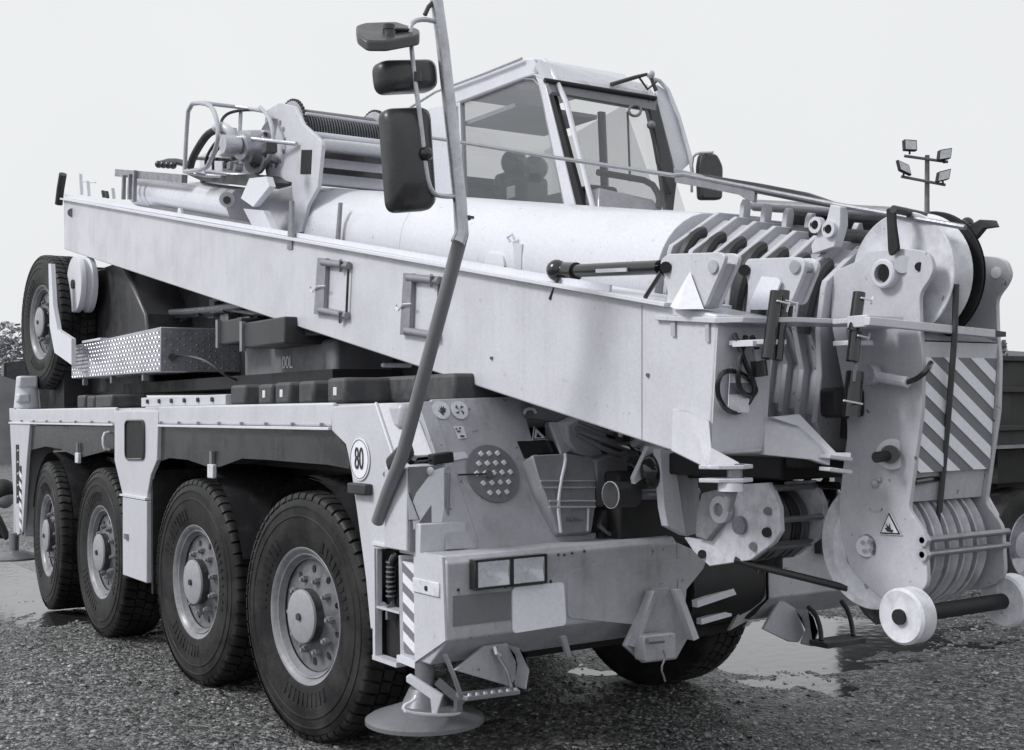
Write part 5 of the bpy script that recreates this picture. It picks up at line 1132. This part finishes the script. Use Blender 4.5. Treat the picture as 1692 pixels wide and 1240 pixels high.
# ================================================================== VEHICLE at far left behind
vb=empty('yard_container',(P(10,700,d=60).x,P(10,700,d=60).y,0)); tag(vb,'tall dark container edge standing behind the spare wheel at the left','container')
a=P(6,600,d=60)
part('container_wall',G().prism([V((a.x,a.y,.0)),V((a.x+3.4,a.y+.9,.0)),V((a.x+3.4,a.y+.9,a.z+.5)),V((a.x,a.y,a.z))],(.5,3,0)),DARK,vb,bevel=.02)
for k in range(5): part('wall_rib',G().bar(V((a.x+.1+k*.28,a.y+.03+k*.18,.25)),V((a.x+.1+k*.28,a.y+.03+k*.18,a.z)),.05,.05),CHASS,vb)
# ================================================================== GROUND
from mathutils import noise as mn
DIPS=[(P(u_,v_,z=0),r_,d_) for (u_,v_,r_,d_) in ((30,975,1.6,.030),(70,1015,.9,.024),(0,930,3.0,.03),(150,1010,.5,.02),(1290,1080,.75,.026),(1225,1070,.8,.026),(960,1105,.3,.020),(1370,1045,.9,.02),(1480,1040,1.4,.022),(1330,1130,.4,.018))]
def gz(x,y):
    z=.016*mn.noise(V((x*.4,y*.4,0)))+.012*mn.noise(V((x*1.5,y*1.5,3)))+.008*mn.noise(V((x*4.2,y*4.2,5)))+.016*mn.noise(V((x*9,y*9,9)))+.004
    for c,r,d in DIPS:
        q=((x-c.x)**2+(y-c.y)**2)/(r*r)
        if q<1: z-=d*(1-q)**.7
    return z
def ground():
    m=bpy.data.materials.new('wet_gravel_ground'); m.use_nodes=True; t=m.node_tree; N=t.nodes.new; l=t.links.new; b=t.nodes['Principled BSDF']
    geo=N('ShaderNodeNewGeometry')
    def noise(sc,det=6,rg=.6):
        n=N('ShaderNodeTexNoise'); n.inputs['Scale'].default_value=sc; n.inputs['Detail'].default_value=det; n.inputs['Roughness'].default_value=rg; l(geo.outputs['Position'],n.inputs['Vector']); return n.outputs[0]
    def mr(s,a,b_,c=0,d=1):
        r=N('ShaderNodeMapRange'); r.inputs[1].default_value=a; r.inputs[2].default_value=b_; r.inputs[3].default_value=c; r.inputs[4].default_value=d; l(s,r.inputs[0]); return r.outputs[0]
    def vor(sc):
        v=N('ShaderNodeTexVoronoi'); v.inputs['Scale'].default_value=sc; l(geo.outputs['Position'],v.inputs['Vector']); return v
    def mth(op,a_,b_,c_=None,cl=False):
        m_=N('ShaderNodeMath'); m_.operation=op; m_.use_clamp=cl
        for i_,q in enumerate((a_,b_,c_)):
            if q is None: continue
            if isinstance(q,(int,float)): m_.inputs[i_].default_value=q
            else: l(q,m_.inputs[i_])
        return m_.outputs[0]
    v=vor(27); v2=vor(62); bwv=N('ShaderNodeRGBToBW'); l(v.outputs['Color'],bwv.inputs[0]); bw2=N('ShaderNodeRGBToBW'); l(v2.outputs['Color'],bw2.inputs[0])
    fine=noise(40,6,.75); mid=noise(7,5,.7); big=mr(noise(.6,5),.46,.60)
    stone=mth('MULTIPLY',mth('ADD',mth('MULTIPLY',bwv.outputs[0],.55),mth('MULTIPLY',bw2.outputs[0],.45)),mr(fine,.3,.7,.45,1.4))
    cr=N('ShaderNodeValToRGB'); e=cr.color_ramp.elements; e[0].color=(.010,.010,.011,1); e[0].position=.36; e[1].color=(.55,.55,.56,1); e[1].position=.9
    l(stone,cr.inputs[0])
    mud=N('ShaderNodeMixRGB'); mud.inputs[2].default_value=(.10,.10,.103,1); l(cr.outputs[0],mud.inputs[1]); l(mth('MULTIPLY',big,mr(mid,.4,.6,.2,.8)),mud.inputs[0])
    sx=N('ShaderNodeSeparateXYZ'); l(geo.outputs['Position'],sx.inputs[0]); wet=mr(mth('ADD',sx.outputs[2],mth('MULTIPLY',noise(9,5,.7),.016)),-.008,-.002,1,0)
    damp=mr(noise(1.1,6,.6),.45,.6)
    wd_=N('ShaderNodeMixRGB'); wd_.inputs[2].default_value=(.05,.05,.052,1); l(mud.outputs[0],wd_.inputs[1]); l(mth('MULTIPLY',wet,.6),wd_.inputs[0]); l(wd_.outputs[0],b.inputs['Base Color'])
    l(mth('SUBTRACT',mr(damp,0,1,.55,.34),mth('MULTIPLY',wet,.24),None,True),b.inputs['Roughness'])
    bp=N('ShaderNodeBump'); bp.inputs['Distance'].default_value=.035
    hgt=mth('ADD',mth('MULTIPLY',v.outputs['Distance'],-1.2),mth('ADD',mth('MULTIPLY',v2.outputs['Distance'],-.6),mth('MULTIPLY',fine,.8)))
    l(mr(wet,0,1,1.0,.12),bp.inputs['Strength']); l(hgt,bp.inputs['Height']); l(bp.outputs[0],b.inputs['Normal'])
    b.inputs['Specular IOR Level'].default_value=.8
    # sheet: fine near the crane, coarse to the horizon
    xs=sorted(set([-900,-400,-150,-60,-30,-20]+list(np.round(np.arange(-14,-7,.3),3))+list(np.round(np.arange(-7,12,.085),3))+list(np.round(np.arange(12,24,.5),3))+[30,60,150,400,900])); ys=sorted(set([-200,-60,-20]+list(np.round(np.arange(-4,20,.085),3))+list(np.round(np.arange(20,32,.5),3))+[45,70,120,300,700,1500]))
    vs=[]
    for yv in ys:
        for xv in xs:
            vs.append(V((float(xv),float(yv),gz(xv,yv) if abs(xv)<30 and -12<yv<40 else 0)))
    nx=len(xs); fs=[(j*nx+i,j*nx+i+1,(j+1)*nx+i+1,(j+1)*nx+i) for j in range(len(ys)-1) for i in range(nx-1)]
    g=G(); g.v=vs; g.f=fs
    o=part('ground',g,m,smooth=0)
    for p in o.data.polygons: p.use_smooth=True
    tag(o,kind='structure',label='wet dark gravel yard under the crane')
    return m
GM=ground()
# loose stones: real pebbles, denser near the camera
def gravel():
    rs=np.random.RandomState(11); vs=[];fs=[]
    base=[(1,0,0),(-1,0,0),(0,1,0),(0,-1,0),(0,0,1),(.6,.6,.55),(-.6,.55,.6),(-.55,-.6,.55),(.6,-.6,.5)]
    tri=[(4,5,6),(4,6,7),(4,7,8),(4,8,5),(0,2,5),(2,1,6),(5,2,6),(1,3,7),(6,1,7),(3,0,8),(7,3,8),(8,0,5)]
    n=0; B_=np.array(base)
    while n<75000:
        d=2.6+ (rs.rand()**1.5)*12; u=rs.rand()*1900-100
        r=fw+rt*((u-846)/FPX); r=V((r.x,r.y,0)); p=CAM+r*d; x,y=p.x,p.y
        if mn.noise(V((x*.8,y*.8,7)))<-.12 and rs.rand()<.75: continue
        s_=(.004+.011*rs.rand()**2)*(1 if rs.rand()<.97 else 1.9); a=rs.rand()*6.28; sc=np.array([s_*(.8+.7*rs.rand()),s_*(.7+.5*rs.rand()),s_*(.4+.4*rs.rand())])
        q=(B_+rs.randn(9,3)*.12)*sc; ca,sa=math.cos(a),math.sin(a); q=np.stack([q[:,0]*ca-q[:,1]*sa+x,q[:,0]*sa+q[:,1]*ca+y,q[:,2]+gz(x,y)-.001],1)
        o=len(vs); vs+=q.tolist(); fs+=[(i+o,j+o,k+o) for i,j,k in tri]; n+=1
    m=bpy.data.materials.new('wet_pebbles'); m.use_nodes=True; t=m.node_tree; b=t.nodes['Principled BSDF']; b.inputs['Roughness'].default_value=.35
    gi=t.nodes.new('ShaderNodeNewGeometry'); cr=t.nodes.new('ShaderNodeValToRGB'); e=cr.color_ramp.elements; e[0].color=(.015,.015,.016,1); e[1].color=(.40,.40,.41,1); t.links.new(gi.outputs['Random Per Island'],cr.inputs[0]); t.links.new(cr.outputs[0],b.inputs['Base Color'])
    me=bpy.data.meshes.new('gravel'); me.from_pydata(vs,[],fs); me.materials.append(m); o=bpy.data.objects.new('gravel',me); COL.objects.link(o)
    tag(o,'loose wet pebbles scattered over the yard','gravel',kind='stuff')
gravel()
# puddles: water standing in the dips of the yard, its edge drawn by the uneven ground
PU=bpy.data.materials.new('puddle_water'); PU.use_nodes=True; b=PU.node_tree.nodes['Principled BSDF']; b.inputs['Base Color'].default_value=(.03,.03,.032,1); b.inputs['Roughness'].default_value=.12; b.inputs['IOR'].default_value=1.5; b.inputs['Specular IOR Level'].default_value=.9
nz=PU.node_tree.nodes.new('ShaderNodeTexNoise'); nz.inputs['Scale'].default_value=9; bb=PU.node_tree.nodes.new('ShaderNodeBump'); bb.inputs['Strength'].default_value=.25; bb.inputs['Distance'].default_value=.01
ge=PU.node_tree.nodes.new('ShaderNodeNewGeometry'); PU.node_tree.links.new(ge.outputs['Position'],nz.inputs['Vector']); PU.node_tree.links.new(nz.outputs[0],bb.inputs['Height']); PU.node_tree.links.new(bb.outputs[0],b.inputs['Normal'])
WL=-.0135
for (x0_,y0_,x1_,y1_) in ((-6.5,6,.6,19),(1.5,-1.5,9,7.0)):
    g=G().add([(x0_,y0_,WL),(x1_,y0_,WL),(x1_,y1_,WL),(x0_,y1_,WL)],[(0,1,2,3)]); o=part('puddle',g,PU,smooth=0); tag(o,kind='structure')
# ================================================================== FAR TREES and low hill
def tree(name,base,h,r,seed,lab,cat,conifer=True,par=None,nl=500):
    rs=random.Random(seed); t=empty(name,base); tag(t,lab,cat)
    part('trunk',G().cyl(base,V(base)+V((0,0,h*.9)),h*.02,h*.006,n=8),CONC,t)
    g=G()
    for i in range(nl):
        if conifer:
            z=rs.random()**.8; rr=r*(1-z)*(.3+.9*rs.random()); a=rs.random()*6.28
        else:
            z=.25+.75*rs.random(); rr=r*math.sqrt(max(0,1-((z-.6)/.45)**2))*rs.random()**.4*(.8+.4*rs.random()); a=rs.random()*6.28
        c=V(base)+V((rr*math.cos(a),rr*math.sin(a),h*(.1+.9*z))); s_=h*.03*(.5+rs.random())
        d1=V((rs.uniform(-1,1),rs.uniform(-1,1),rs.uniform(-1,.4))).normalized()*s_; d2=V((rs.uniform(-1,1),rs.uniform(-1,1),rs.uniform(-.5,.5))).normalized()*s_
        g.add([c-d1,c+d2,c+d1,c-d2*.7],[(0,1,2,3)])
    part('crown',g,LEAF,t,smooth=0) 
LEAF=mat('hazed_foliage',.34,.8,dirt=.3)  # leaf colour paled to carry the distance haze
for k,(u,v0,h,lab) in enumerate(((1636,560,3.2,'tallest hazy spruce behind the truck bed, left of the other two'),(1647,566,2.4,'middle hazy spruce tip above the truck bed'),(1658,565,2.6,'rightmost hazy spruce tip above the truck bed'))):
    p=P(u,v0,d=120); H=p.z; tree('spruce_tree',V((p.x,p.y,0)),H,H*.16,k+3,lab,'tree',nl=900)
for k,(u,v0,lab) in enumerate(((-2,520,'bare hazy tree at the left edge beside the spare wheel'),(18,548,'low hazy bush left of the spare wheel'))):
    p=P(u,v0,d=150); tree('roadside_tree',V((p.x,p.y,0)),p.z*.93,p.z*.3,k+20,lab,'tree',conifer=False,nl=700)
g=G(); 
pts=[P(u,v,d=400) for u,v in ((1400,600),(1550,590),(1600,584),(1640,578),(1700,582),(1900,592),(2300,600))]
g.prism([V((pts[0].x,pts[0].y,-5))]+pts+[V((pts[-1].x,pts[-1].y,-5))],V((0,30,0))); o=part('hill',g,mat('far_hill',.28,.9)); tag(o,kind='structure')
# yard bank behind on the left
o=part('earth_bank',G().prism([P(-60,640,d=45),P(0,620,d=45),P(60,640,d=45),V((P(60,640,d=45).x,P(60,640,d=45).y,-.2)),V((P(-60,640,d=45).x,P(-60,640,d=45).y,-.2))],V((0,6,0))),mat('bank_grey',.16,.9,dirt=.6,scale=1)); tag(o,kind='structure')
